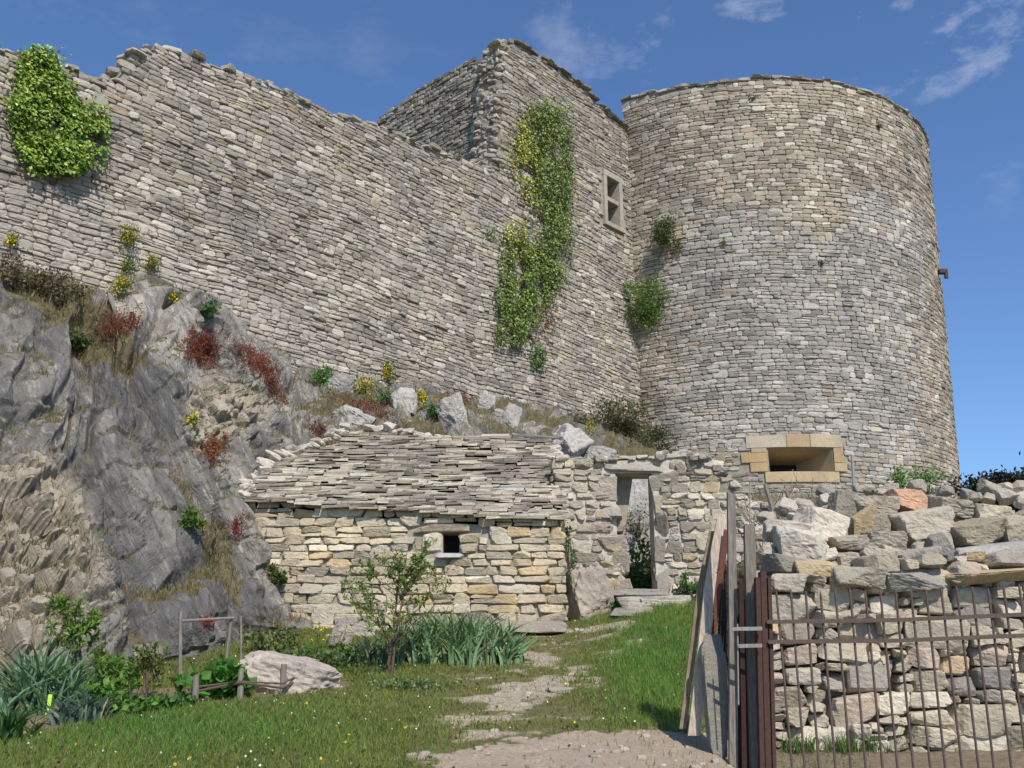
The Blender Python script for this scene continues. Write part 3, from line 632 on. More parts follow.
# small things on the tower
mb = MB(); p = PT(tpix(829, 82)[0], ZR, -.3); mb.tube([p+[0, 0, -.15], p+[0, 0, .42]], .025); mb.tube([p+[0, 0, -.05], p+[0, 0, .08]], .12); o = mb.build('marker_post', M['zinc']); tag(o, 'thin pale metal marker post standing on the rim of the round tower', 'post')
mb = MB(); p = PT(tpix(941, 272)[0], tpix(941, 272)[1], 0); r_ = np.array([p[0]-TC[0], p[1]-TC[1], 0]); r_ /= np.linalg.norm(r_)
mb.bx(p+r_*.16, (.14, .1, .07), (.6, .5, .4)); mb.bx(p+r_*.26+np.array([0, 0, -.14]), (.05, .05, .12), (.6, .5, .4)); o = mb.build('iron_bracket', M['iron']); tag(o, 'small dark bracket sticking out of the right edge of the round tower', 'bracket')

# ------------------------------------------------------------ stone hut
HY = 15.9
PH = mapf(lambda u, v, w: (u, HY-w+0*u, v))
def hpix(px, py, Y=None):
    p = pix(px, py, HY if Y is None else Y); return p[0], p[2]
hx0 = hpix(236, 540)[0]; hx1 = hpix(563.5, 560)[0]; hz0 = hpix(500, 622)[1]-.25; eL = hpix(252, 499)[1]; eR = hpix(563, 519)[1]
htop = lambda u: float(np.interp(u, [hx0, hx1], [eL, eR]))
hut = empty('stone_hut', (float((hx0+hx1)/2), HY, hz0), 'low hut of honey coloured dry stones under a roof of thin stone slabs', 'hut')
hw = (hpix(443, 540)[0], hpix(459.5, 540)[0], hpix(450, 553)[1], hpix(450, 532.5)[1])
body(PH, np.arange(hx0, hx1, .3).tolist()+[hx1], lambda u: htop(u)-.03, lambda u: hz0-.3, .45, [hw]).build('wall_core', M['mortar'], hut)
def clipC(C, ul, uh, topf, holes=(), mn=.05):
    o = []
    for u, v, a, b_ in C:
        l, r, lo, hi = u-a, u+a, v-b_, v+b_
        l = max(l, ul); r = min(r, uh); hi = min(hi, topf(u))
        for h0, h1, h2, h3 in holes:
            if r > h0 and l < h1 and hi > h2 and lo < h3:
                c = [(r-h0, 'r'), (h1-l, 'l'), (hi-h2, 't'), (h3-lo, 'b')]; k = min(c)[1]
                if k == 'r': r = h0-.006
                elif k == 'l': l = h1+.006
                elif k == 't': hi = h2-.006
                else: lo = h3+.006
        if r-l > mn and hi-lo > mn*.6: o.append(((l+r)/2, (lo+hi)/2, (r-l)/2, (hi-lo)/2))
    return np.array(o)
def rockwall(mb, Pm, C, depth, cols, w, seed, n=6, R=None, blocky=1.0, cuts=5, rough=.04):
    for k, (u, v, a, b_) in enumerate(C):
        Vr, Fr = rock((2*a*1.04, depth, 2*b_*1.05), seed+k, n, blocky, rough, cuts)
        if R is not None: Vr = Vr@R.T
        mb.add(Vr+Pm(u, v, 0)+0, Fr, pal(1, cols, w, .08)[0])
HC = [(.56, .485, .345), (.50, .435, .32), (.62, .56, .44), (.42, .375, .295), (.56, .44, .26), (.50, .42, .31)]
HWt = [.3, .24, .2, .12, .07, .07]
hcx_ = (hw[0]+hw[1])/2; C = courses(hx0, hx1, hz0-.1, eL+.1, (.105, .20), (.18, .62), 33, gap=.006, big=.04, split=.10)
C = clipC(C, hx0, hx1+.03, lambda u: htop(u)+.01, [(hw[0]-.33, hw[1]+.30, hw[2], hw[3]), (hcx_-.47, hcx_+.38, hw[3], hw[3]+.135), (hcx_-.23, hcx_+.23, hw[2]-.095, hw[2])])
mb = MB(); rockwall(mb, mapf(lambda u, v, w: (u, HY+.05+0*u, v)), C, .24, HC, HWt, 10000, 9, rough=.05, cuts=4)
mb.build('front_wall', M['hut'], hut)
ho = empty('window', ((hw[0]+hw[1])/2, HY, hw[2])); HO = np.array(ho.location); ho.parent = hut; ho.location = Vector(ho.location)-hut.location
def rk1(name, c, s, seed, col, mat, par=None, root=None, n=6, rot=None, cuts=4, **kw):
    mb = MB(); Vr, Fr = rock(s, seed, n, kw.get('blocky', 1), kw.get('rough', .04), cuts)
    if rot is not None: Vr = Vr@np.array(Euler(rot).to_matrix()).T
    mb.add(Vr+np.array(c), Fr, col)
    if root is not None: return worldmk(mb, name, mat, par, root)
    return mb.build(name, mat, par)
hcx = (hw[0]+hw[1])/2
rk1('lintel', (hcx-.05, HY+.06, hw[3]+.07), (.86, .3, .13), 5, (.42, .36, .28), M['hut'], ho, HO)
rk1('sill', (hcx, HY+.03, hw[2]-.05), (.46, .3, .09), 6, (.46, .46, .45), M['hut'], ho, HO)
rk1('jamb', (hw[0]-.17, HY+.08, (hw[2]+hw[3])/2), (.34, .3, .30), 7, (.60, .55, .44), M['hut'], ho, HO)
rk1('jamb', (hw[1]+.13, HY+.08, (hw[2]+hw[3])/2+.07), (.26, .3, .16), 8, (.48, .41, .29), M['hut'], ho, HO)
rk1('jamb', (hw[1]+.15, HY+.08, (hw[2]+hw[3])/2-.09), (.30, .3, .15), 9, (.42, .36, .26), M['hut'], ho, HO)
mb = MB(); mb.bx((hcx, HY+.43, (hw[2]+hw[3])/2), (.2, .01, .25)); worldmk(mb, 'shade_panel', M['dark'], ho, HO)  # black plate paints the shade inside the hut window
# side wall (right) and roof
mb = MB(); mb.bx((hx1-.2, HY+1.3, (hz0+eR)/2-.05), (.19, 1.1, (eR-hz0)/2+.0)); mb.build('side_wall', M['mortar'], hut)
RA = math.radians(36.5); nrow = 42; run = 2.45
mb = MB(); left = lambda t: np.interp(t, [0, .25, .5, .8, 1.0, 1.3], [hpix(247, 493)[0], hpix(243, 487)[0], hpix(262, 480)[0], hpix(325, 452)[0]-.1, hpix(338, 442)[0]-.35, hpix(345, 440)[0]-.3])
for r in range(nrow):
    t = r/(nrow-1); y = HY-.20+run*t; dz = run*t*math.tan(RA)
    xr = hx1+.06-.12*t if t < .75 else hx1-.10-.3*(t-.75)
    x = float(left(t))-RS.uniform(0, .06)
    while x < xr:
        l = RS.choice([RS.uniform(.10, .28), RS.uniform(.22, .55)]); l = min(l, xr+.04-x+RS.uniform(0, .08))
        if l < .06: break
        ez = float(np.interp(x+l/2, [hx0, hx1], [eL, eR]))+dz+.07*math.sin(x*1.1+1)*t+.015*math.sin(x*3+r)
        th = RS.uniform(.012, .021); dpt = RS.uniform(.16, .22)
        yaw = RS.normal(0, .05); R_ = np.array((Euler((math.radians(13+RS.normal(0, 2.5)), RS.normal(0, .012), yaw))).to_matrix())
        k = RS.rand(); col = pal(1, [(.48, .435, .36), (.39, .35, .29), (.30, .27, .22), (.57, .52, .44), (.23, .21, .175)], [.33, .28, .18, .13, .08], .08)[0]
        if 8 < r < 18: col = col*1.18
        mb.bx((x+l/2, y+dpt+RS.uniform(-.022, .018), ez+RS.uniform(-.006, .006)), (l/2-.004, dpt, th), np.minimum(col, .6), R_, jit=.012)
        x += l
mb.build('roof', M['hut'], hut)
mb = MB(); zr = eR+run*math.tan(RA)
q = [(left(0)+.15, HY, eL-.06), (hx1, HY, eR-.06), (hx1-.2, HY+run, zr-.10), (left(1)+.1, HY+run, zr-.02)]
mb.box([np.array(p)-[0, 0, .12] for p in q]+[np.array(p) for p in q]); mb.build('roof_core', M['mortar'], hut)
def mortarband(path, wdt, seed, par=None, name='mortar_band'):
    mb = MB(); rs = np.random.RandomState(seed)
    for a_, b_ in zip(path[:-1], path[1:]):
        a_ = np.array(a_); b_ = np.array(b_); n = max(2, int(np.linalg.norm(b_-a_)/.09))
        for k in range(n):
            p = a_+(b_-a_)*(k+rs.rand())/n; s = wdt*rs.uniform(.6, 1.3); Vr, Fr = rock((s*1.6, s*1.3, s*.6), seed*100+k, 4, .3, .12, 3)
            mb.add(Vr@np.array(Euler(rs.uniform(-.5, .5, 3)).to_matrix()).T+p+rs.normal(0, .03, 3), Fr)
    return mb.build(name, M['limemortar'], par)
lt = lambda t, dx=0: (float(left(t))+dx, HY-.1+run*t, eL+run*t*math.tan(RA)+.0)
mortarband([lt(0, -.05), lt(.3, -.1), lt(.5, -.06), lt(.8, -.08), lt(1.0, .1)], .17, 4, hut, 'mortar_flashing')
pr = [(hx1+.02, HY+.15+1.2, zr-.75), (hx1-.05, HY+run*.9, zr-.18), (hx1-.35, HY+run, zr+.02)]
mortarband(pr, .2, 5, hut, 'mortar_flashing')
mortarband([lt(1.0, .2), (hx1-1.6, HY+run+.1, zr+.02)], .12, 6, hut, 'mortar_flashing')
rk1('ridge_slab', (hx1-.45, HY+run-.05, zr+.06), (.75, .5, .12), 44, (.44, .44, .44), M['hut'], hut, rot=(.2, .1, 0))
o = rk1('stone_step', pix(522, 628, 15.45), (1.25, .5, .22), 46, (.36, .33, .27), M['rub'], n=16, rot=(0, .02, .03)); tag(o, 'long flat grey stone bench in the grass at the right foot of the hut', 'stone bench')
# ------------------------------------------------------------ ruined wall with doorway
RY = 16.6
PQ = mapf(lambda u, v, w: (u, RY-w+0*u, v))
rp = lambda px, py: (pix(px, py, RY)[0], pix(px, py, RY)[2])
rt = np.array([rp(*p) for p in [(556, 459), (575, 462), (600, 461), (615, 458), (690, 455), (712, 458), (716, 468), (728, 480), (745, 492), (760, 505), (800, 520)]])
rtopf = lambda u: float(np.interp(u, rt[:, 0], rt[:, 1]))
dl0, dl1 = rp(630, 560)[0], rp(655.5, 560)[0]; dlt = rp(616, 500)[0]; dz0, dz1 = rp(640, 590)[1], rp(640, 473)[1]
ruin = empty('ruined_wall', ((rt[0, 0]+rt[-1, 0])/2, RY, dz0), 'roughly mortared pale rubble wall with a narrow roofless doorway joining the hut', 'ruined wall')
# left part core, right part core
DH = (dlt, dl1, dz0-.02, dz1)
body(PQ, np.arange(rt[0, 0]+.14, rt[-1, 0], .2), lambda u: rtopf(u)-.05, lambda u: 2.0, .55, [DH]).build('wall_core', M['limemortar'], ruin)
C = courses(rt[0, 0]-.1, rt[-1, 0], 2.4, 5.2, (.08, .24), (.12, .42), 55, gap=.006, big=.06)
def lj(v): return np.interp(v, [dz0, dz0+.9, dz0+1.25, dz1], [dl0, dl0-.02, dl0-.12, dlt])
C = clipC(C, rt[0, 0]-.1, rt[-1, 0], lambda u: rtopf(u)+.03, [(float(lj(3.0))-.08, dl1+.12, dz0-.1, dz0+.9), (dlt-.08, dl1+.12, dz0+.9, dz1+.21), (dlt-.16, dl1+.3, dz1, dz1+.21)])
mb = MB(); rockwall(mb, mapf(lambda u, v, w: (u, RY+.06+0*u, v)), C, .22, [(.52, .465, .36), (.42, .375, .30), (.62, .565, .465), (.32, .29, .235), (.50, .41, .26)], [.33, .25, .2, .14, .08], 20000, 9, blocky=.75, cuts=7, rough=.07)
for k in range(150):
    u = RS.uniform(rt[0, 0], rt[-1, 0]); 
    if lj(3.5)-.1 < u < dl1+.1: continue
    Vr, Fr = rock((RS.uniform(.1, .3), .3, RS.uniform(.07, .16)), 23000+k, 4); mb.add(Vr+PQ(u, rtopf(u)+RS.uniform(-.05, .05), -RS.uniform(.0, .5)), Fr, pal(1, [(.5, .46, .4), (.36, .33, .28)])[0])
mb.build('stonework', M['rub'], ruin)
# left jamb rises as an overhanging inner face; big squared blocks round the opening
mb = MB()
for z0_, z1_, l in ((dz0-.08, dz0+.20, .34), (dz0+.21, dz0+.62, .40), (dz0+.63, dz0+.92, .52), (dz0+.93, dz0+1.12, .60), (dz0+1.13, dz0+1.42, .36), (dz0+1.43, dz1+.02, .56)):
    zz = (z0_+z1_)/2; xr = float(lj(zz)); Vr, Fr = rock((l, .62, z1_-z0_-.01), int(zz*1000), 9, 1.0, .03, 3); mb.add(Vr+np.array((xr-l/2+.01, RY+.24, zz)), Fr, pal(1, [(.40, .36, .30), (.46, .42, .35), (.34, .30, .25)])[0])
mb.build('jamb', M['rub'], ruin)
mb = MB()
for z0_, z1_, l in ((dz0-.08, dz0+.42, .20), (dz0+.43, dz0+.84, .17), (dz0+.85, dz0+1.22, .24), (dz0+1.23, dz0+1.60, .16), (dz0+1.61, dz1+.02, .42)):
    zz = (z0_+z1_)/2; Vr, Fr = rock((l, .62, z1_-z0_-.01), int(zz*900), 9, 1.2, .02, 2); mb.add(Vr+np.array((dl1+l/2, RY+.24, zz)), Fr, pal(1, [(.40, .36, .29), (.46, .40, .30), (.36, .33, .28)])[0])
mb.build('jamb', M['rub'], ruin)
rk1('lintel', ((dlt+dl1)/2-.0, RY+.27, dz1+.11), (1.02, .62, .22), 77, (.42, .39, .33), M['rub'], ruin, n=9, blocky=1.2)
mb = MB(); mb.box([(dlt-.1, RY+.4, dz1-1.1), (dlt+.15, RY+.4, dz1-1.1), (dlt+.15, RY+1.0, dz1-1.1), (dlt-.1, RY+1.0, dz1-1.1), (dlt-.1, RY+.4, dz1), (dlt+.34, RY+.4, dz1), (dlt+.34, RY+1.0, dz1), (dlt-.1, RY+1.0, dz1)]); mb.build('inner_face', M['mortar'], ruin)
rk1('threshold', ((dl0+dl1)/2-.12, RY-.05, dz0-.06), (.95, .6, .13), 78, (.36, .34, .30), M['rub'], ruin, n=9)
rk1('step', ((dl0+dl1)/2+.05, RY-.42, dz0-.24), (1.05, .5, .20), 79, (.50, .47, .41), M['rub'], ruin, n=9)
rk1('step', (dl0-.05, RY-.8, dz0-.40), (.7, .5, .14), 80, (.34, .32, .27), M['rub'], ruin, n=9)
# bare rock knob between hut and doorway
o = rk1('rock_outcrop', pix(590, 585, 16.3)+np.array([0, .1, -.25]), (.72, .6, 1.15), 81, (.46, .40, .335), M['rub'], n=26, rot=(0, -.15, .2), blocky=.5, rough=.12); tag(o, 'pinkish grey rock outcrop between the hut corner and the doorway jamb', 'rock')

# ------------------------------------------------------------ boulders on the slope behind the hut
BCOL = (.43, .415, .385)
bl = [(570, 441, 38, 34, 21.5, 'large pale grey boulder behind the right end of the hut roof', .5), (598, 452, 28, 18, 21.4, 'pale grey boulder just left of the dark bush above the doorway wall', .2),
      (511, 416, 20, 26, 22.8, 'upright pale boulder above the middle right of the slab roof', .3), (487, 401, 16, 20, 23.6, 'small pointed grey boulder highest above the right part of the roof', .1),
      (452, 412, 26, 34, 22.0, 'grey upright boulder above the centre of the slab roof', -.4), (405, 398, 24, 26, 22.0, 'grey boulder between the two yellow flowering plants above the roof', 0),
      (340, 384, 26, 24, 20.9, 'pale boulder under the red plants left of the yellow flowers', 0), (499, 412, 12, 14, 22.9, 'smallest pale boulder wedged among the stones above the roof', .1), (352, 414, 40, 22, 19.9, 'sloping grey rock slab meeting the upper left corner of the slab roof', .35)]
for k, (x, y, w, h, Y, lb, rz_) in enumerate(bl):
    p, _ = rpix(x, y+h*.3); s = p[1]/1050; p = pix(x, y+4, p[1]+.15)
    o = rk1('boulder', p, (w*s*1.15, w*s*1.0, h*s*1.25), 300+k, tuple(np.array(BCOL)*RS.uniform(.85, 1.1)), M['rub'], n=16, rot=(0, rz_, rz_), blocky=.4, rough=.13, cuts=10); tag(o, lb, 'boulder', 'boulders on the slope above the hut')

# ------------------------------------------------------------ dry stone wall on the right
DW = lambda px, py, Y=10.: pix(px, py, Y)
dwall = empty('dry_stone_wall', (DW(900, 740)[0], 10, .9), 'tall loosely stacked wall of big pale field stones behind the iron railing', 'dry stone wall')
x0 = DW(768, 650)[0]; x1 = 7.2; rs = np.random.RandomState(5)
def dtop(x): return float(np.interp(x, [x0, x0+.35, x0+.8, 5.2, 7.5], [2.25, 2.42, 2.62, 2.78, 2.9]))
mb = MB(); mb.box([(x0+.1, 10.12, .5), (x1, 10.12, .5), (x1, 12.2, .5), (x0+.15, 12.2, .5), (x0+.15, 10.28, dtop(x0)-.25), (x1, 10.28, 2.45), (x1, 12.2, 3.05), (x0+.35, 12.2, 2.75)]); mb.build('wall_core', M['mortar'], dwall)
mb = MB(); RC = [(.56, .50, .39), (.49, .435, .34), (.66, .60, .49), (.38, .35, .30), (.29, .275, .25), (.54, .42, .27), (.58, .48, .39)]; RWt = [.33, .26, .20, .08, .04, .04, .05]
z = .78; kk = 0
# skyline packing: each stone settles on the lowest place of the pile so that the joints interlock
NX = 700; gx = np.linspace(x0, x1, NX); sky_ = np.full(NX, .72)+.05*RS.rand(NX)
dxg = gx[1]-gx[0]; big = 0
for it in range(1500):
    ok_ = sky_ < np.array([dtop(g)-.05 for g in gx]) if it == 0 else sky_ < topl
    if it == 0: topl = np.array([dtop(g)-.05 for g in gx])
    if not ok_.any(): break
    i0 = int(np.argmin(np.where(ok_, sky_, 99))); j = i0
    lev = sky_[i0]
    a_ = i0
    while a_ > 0 and abs(sky_[a_-1]-lev) < .03: a_ -= 1
    b__ = i0
    while b__ < NX-1 and abs(sky_[b__+1]-lev) < .03: b__ += 1
    span = (b__-a_)*dxg
    if span < .07:
        sky_[a_:b__+1] = min(sky_[max(a_-1, 0)] if a_ > 0 else 9, sky_[min(b__+1, NX-1)] if b__ < NX-1 else 9, lev+.2)+.001; 
        if span > .03: 
            Vr, Fr = rock((.09, .12, .07), 50000+it, 4, .8, .05, 5); mb.add(Vr+np.array((gx[(a_+b__)//2], 10.08, lev+.04)), Fr, pal(1, RC, RWt)[0])
        continue
    l = rs.choice([rs.uniform(.11, .2), rs.uniform(.2, .37), rs.uniform(.36, .52)], p=[.38, .46, .16]); l = span if span < l*1.35 else l
    h = float(np.clip(l*rs.uniform(.38, .75), .07, .30)); n_ = max(2, int(l/dxg)); s0 = a_ if rs.rand() < .5 else max(a_, b__-n_); s1 = min(s0+n_, b__+1, NX)
    xx = (gx[s0]+gx[s1-1])/2; ll = gx[s1-1]-gx[s0]; zz = lev+h/2; bk = .09*(zz-.8)/1.8
    dep_ = rs.uniform(.3, .42); ang = rs.normal(0, .07)
    Vr, Fr = rock((max(ll, .06)*1.05, dep_, h*1.06), 51000+it, 9, .85, .045, 7); Vr = Vr@np.array(Euler((rs.normal(0, .06), ang, rs.normal(0, .12))).to_matrix()).T
    mb.add(Vr+np.array((xx, 10.12+bk+rs.uniform(-.05, .05), zz)), Fr, pal(1, RC, RWt, .08)[0])
    sky_[s0:s1] = lev+h+rs.uniform(0, .008)
mb.build('stonework', M['rub'], dwall)
SKX = gx; SKZ = sky_
# named capstones and loose stones, each a thing
cap = [(801, 547, 52, 34, (.58, .55, .49), 'large crumbly white rock at the left end of the wall top', 0),
       (813, 572, 34, 20, (.50, .42, .27), 'squared yellowish block below the large white rock', 0), (783, 566, 34, 18, (.30, .28, .24), 'dark grey block at the very left end of the stone wall', .1),
       (847, 544, 36, 15, (.33, .30, .26), 'flat brownish stone overhanging the small square block', -.05), (848, 560, 20, 15, (.45, .42, .35), 'small squared pale block under a flat brown stone', 0),
       (854, 578, 50, 21, (.36, .34, .28), 'broad greenish grey block below the small square block', 0), (875, 556, 30, 16, (.42, .39, .33), 'tilted pale wedge stone near the middle of the wall top', .3),
       (884, 541, 38, 18, (.37, .35, .30), 'rounded grey slab resting over the tilted wedge', 0), (939, 549, 20, 30, (.31, .30, .27), 'narrow grey stone standing upright on the wall', .08),
       (973, 535, 48, 26, (.36, .32, .25), 'brown slanting stone right of the upright one', -.25), (994, 556, 84, 21, (.37, .375, .37), 'long blue grey slab at the right side of the wall', -.08),
       (990, 576, 100, 13, (.50, .40, .27), 'long thin tan slab just under the blue grey slab', -.09), (915, 563, 30, 22, (.36, .34, .31), 'grey knobbly block left of the upright stone', 0),
       (907, 581, 52, 16, (.34, .34, .31), 'low wide grey stone near the tips of the railing', 0), (946, 570, 26, 13, (.33, .32, .30), 'small grey stone left of the long tan slab', -.1),
       (906, 502, 38, 22, (.55, .36, .26), 'reddish boulder on the crest of the rubble', .1), (871, 508, 44, 20, (.38, .345, .29), 'broad brown stone left of the reddish boulder', .1),
       (918, 526, 54, 32, (.49, .45, .38), 'big pale whitish rock below the reddish boulder', -.2), (861, 526, 18, 26, (.50, .40, .25), 'yellow tan stone standing on edge in the rubble', .1),
       (844, 508, 26, 30, (.28, .265, .23), 'dark grey stone leaning at the left crest of the rubble', .2), (950, 508, 44, 18, (.42, .39, .33), 'flat pale stone right of the reddish boulder', .1),
       (990, 516, 34, 22, (.53, .48, .40), 'cream coloured stone near the right end of the crest', .1), (1013, 534, 36, 28, (.44, .39, .31), 'rough tan block at the right edge of the rubble', -.1),
       (822, 527, 40, 28, (.60, .55, .49), 'pinkish white rock leaning right of the large white rock', .5), (786, 532, 42, 22, (.55, .51, .45), 'flat white chalky rock at the left crest of the rubble', .1),
       (878, 526, 24, 22, (.34, .31, .26), 'small brown block beside the yellow stone on edge', .1), (893, 556, 20, 14, (.42, .4, .35), 'small pale stone between the rounded slab and the grey knobbly block', .3)]
GRP = 'loose stones on the dry stone wall'
for k, (x, y, w, h, col, lb, ry) in enumerate(cap):
    Y = 10.16+max(0, (575-y))*.022; p = pix(x, y, Y); s = Y/1000
    o = rk1('loose_stone', p, (w*s*1.05, min(.5, w*s*.9)+.1, h*s*1.10), 400+k, (col[0]*1.12, col[1]*1.09, col[2]*1.03), M['rub'], n=16, rot=(.1, ry, .1*math.sin(k*3)), blocky=.75, rough=.06, cuts=8); tag(o, lb, 'loose stone', GRP)
taken = [(c[0], c[1], c[2], c[3]) for c in cap]
SHORT = ['large white rock', 'squared yellowish block', 'dark block at the wall end', 'flat brownish stone', 'small squared pale block', 'greenish grey block', 'tilted pale wedge', 'rounded grey slab', 'upright grey stone', 'brown slanting stone', 'long blue grey slab', 'long thin tan slab', 'grey knobbly block', 'low wide grey stone', 'small grey stone by the tan slab', 'reddish boulder', 'broad brown stone', 'big pale whitish rock', 'yellow stone on edge', 'dark leaning stone', 'flat pale stone', 'cream coloured stone', 'rough tan block', 'pinkish white rock', 'flat chalky rock', 'small brown block', 'small pale wedge']
used_l = {}
def rlabel(x, y, w, col):
    L0 = sum(col)/3; cn = 'pale' if L0 > .50 else 'light grey' if L0 > .42 else 'brownish grey' if L0 > .35 else 'dark grey'
    sz = 'tiny' if w < 15 else 'small' if w < 20 else 'medium' if w < 25 else 'larger'
    o_ = sorted(range(len(cap)), key=lambda q: (cap[q][0]-x)**2+(cap[q][1]-y)**2*1.5)
    for q in o_[:6]:
        dx, dy = x-cap[q][0], y-cap[q][1]; d = ('right of' if dx > 0 else 'left of') if abs(dx) > 1.3*abs(dy) else ('below' if dy > 0 else 'above')
        far = '' if math.hypot(dx, dy) < 34 else 'a little way '
        t_ = '%s %s rubble stone %s%s the %s' % (sz, cn, far, d, SHORT[q])
        if t_ not in used_l: used_l[t_] = 1; return t_
    return t_
rs = np.random.RandomState(77); cnt = 0; protos = []
for k in range(10):
    Vr, Fr = rock((1, .9, .62), 700+k, 9, .6, .06, 8); protos.append((Vr, Fr))
cur = []
for k in range(1500):
    x = rs.uniform(764, 1060); y = rs.uniform(488+max(0, (830-x))*.45, 600 if x < 850 else 585)
    w = rs.uniform(12, 30)*(.75+.25*(y-480)/100)
    if x > 1000: w *= .9
    if any(abs(x-c[0]) < (w+c[2])*.40 and abs(y-c[1]) < (w*.6+c[3])*.42 for c in taken): continue
    if y > 552 and False: continue
    taken.append((x, y, w, w*.62)); Y = 10.25+max(0, (575-y))*.024; p = pix(x, y, Y); s = Y/1000
    Vr, Fr = protos[k % 10]; mb = MB(); R_ = np.array(Euler((rs.normal(0, .3), rs.normal(0, .25), rs.uniform(0, 6.28))).to_matrix())
    col = pal(1, [(.52, .47, .385), (.43, .39, .32), (.60, .55, .47), (.34, .315, .27)], [.35, .3, .2, .15], .08, rs)[0]
    mb.add((Vr*np.array([w*s*1.15, w*s*1.15, w*s*1.2]))@R_.T+p, Fr, col*1.0); o = mb.build('rubble_stone', M['rub'])
    tag(o, rlabel(x, y, w, col), 'rubble stone', 'small rubble on the dry stone wall'); cnt += 1
    if cnt >= 150: break
mb = MB(); mb.box([(x0+.3, 10.55, 2.0), (9, 10.55, 2.0), (9, 13.5, 2.0), (x0+.3, 13.5, 2.0), (x0+.5, 10.75, 2.45), (9, 10.75, 2.75), (9, 12.6, 3.35), (x0+1.0, 12.6, 3.3)]); mb.build('rubble_fill', M['mortar'], dwall)
# ------------------------------------------------------------ iron railing
GY = 8.0
gate = empty('iron_railing', (pix(900, 760, 7.9)[0], 7.9, .8), 'rusty brown iron railing of plain upright bars with two flat rails', 'railing')
gyx = lambda x: GY-.20*(x-1.96)
xa = pix(770, 640, GY)[0]; nb = 26; spc = .1085
for k in range(nb):
    x = xa+.07+k*spc; y = gyx(x); zt = pix(512, 591, y)[2]+.012*math.sin(k*1.7)+.0024*k; mb = MB()
    dx = .03 if k == 0 else .006*math.sin(k*2.3)
    mb.tube([(x+dx, y, .62), (x, y, zt-.03), (x, y, zt)], [.0095, .0095, .004], 7); mb.build('bar', M['iron'], gate)
zr1 = pix(512, 622, GY)[2]; zr2 = pix(512, 642, GY)[2]; xe = xa+nb*spc
for zr_ in (zr1, zr2, .70):
    mb = MB(); pts = [(xa-.02, zr_), (xa+.9, zr_+.004), (xe, zr_+.075)]
    for (xA, zA), (xB, zB) in zip(pts[:-1], pts[1:]):
        ya, yb = gyx(xA)-.018, gyx(xB)-.018
        mb.box([(xA, ya-.005, zA-.015), (xB, yb-.005, zB-.015), (xB, yb+.005, zB-.015), (xA, ya+.005, zA-.015), (xA, ya-.005, zA+.015), (xB, yb-.005, zB+.015), (xB, yb+.005, zB+.015), (xA, ya+.005, zA+.015)])
    mb.build('rail', M['iron'], gate)
# posts, planks, slab
def plank(name, pts, wdt, th, mat, label, cat, group=None, col=(1, 1, 1), seed=0, yaw=0):
    """a board following the points (centre line), width across x, thickness along y"""
    mb = MB(); rs = np.random.RandomState(seed); n = 14; P = [np.array(p, float) for p in pts]; A_ = []
    for k in range(n+1):
        t = k/n*(len(P)-1); i = min(int(t), len(P)-2); c = P[i]+(P[i+1]-P[i])*(t-i); w = wdt/2*(1+rs.normal(0, .02)); h = th/2
        cx, sx_ = math.cos(yaw), math.sin(yaw)
        A_.append([c+np.array((a*w*cx-b_*h*sx_, a*w*sx_+b_*h*cx, 0)) for a, b_ in ((-1, -1), (1, -1), (1, 1), (-1, 1))])
    A_ = np.array(A_)
    A_[-1, :, 2] += rs.uniform(-.02, .02, 4)
    V = A_.reshape(-1, 3); Fq = [[4*k+j, 4*k+(j+1) % 4, 4*k+4+(j+1) % 4, 4*k+4+j] for k in range(n) for j in range(4)]+[[3, 2, 1, 0], [4*n, 4*n+1, 4*n+2, 4*n+3]]
    mb.add(V, [np.array(Fq)], col); o = mb.build(name, mat); tag(o, label, cat, group); return o
def PP(px, py, Y): return pix(px, py, Y)
GPST = 'old boards and posts at the gate end'
plank('leaning_plank', [PP(682, 716, 8.7)-[0, 0, .1], PP(700, 590, 8.75), PP(712, 533, 8.8)], .055, .03, M['wood'], 'narrow tan plank leaning leftmost of the boards beside the grass', 'plank', GPST, (1.1, .95, .75), 1)
plank('leaning_plank', [PP(693, 716, 8.55)-[.0, 0, .15], PP(711, 580, 8.65), PP(723, 516, 8.7)], .10, .03, M['wood'], 'wide bleached plank leaning between the narrow tan plank and rusty strip', 'plank', GPST, (2.1, 2.0, 1.85), 2)
plank('rusty_strip', [PP(707, 690, 8.6), PP(717, 600, 8.62), PP(727, 530, 8.62)], .05, .008, M['rust'], 'thin rusty metal strip leaning against the bleached plank', 'metal strip', GPST, (1.9, 1.35, 1.1), 3)
plank('wooden_post', [PP(733, 800, 8.25), PP(733, 640, 8.25), PP(731, 494, 8.25)], .065, .05, M['wood'], 'tallest thin grey wooden post rising left of the gate end', 'post', GPST, (.95, .95, .95), 4)
plank('wooden_post', [PP(757, 800, 8.2), PP(752, 640, 8.2), PP(749, 525, 8.2)], .085, .06, M['wood'], 'shorter weathered grey post between tall thin post and red iron post', 'post', GPST, (.9, .9, .85), 5)
plank('iron_plate', [PP(745, 800, 8.15), PP(742, 640, 8.15), PP(741, 580, 8.15)], .036, .02, M['rust'], 'dark red iron plate in the gap between two grey wooden posts', 'plate', GPST, (.55, .5, .5), 6)
gp_ = empty('gate_post', PP(764, 780, 8.05), 'dark red ribbed iron post at the left end of railing', 'gate post', GPST)
mb = MB(); a_ = PP(768, 800, 8.05); b_ = PP(762, 572, 8.05); 
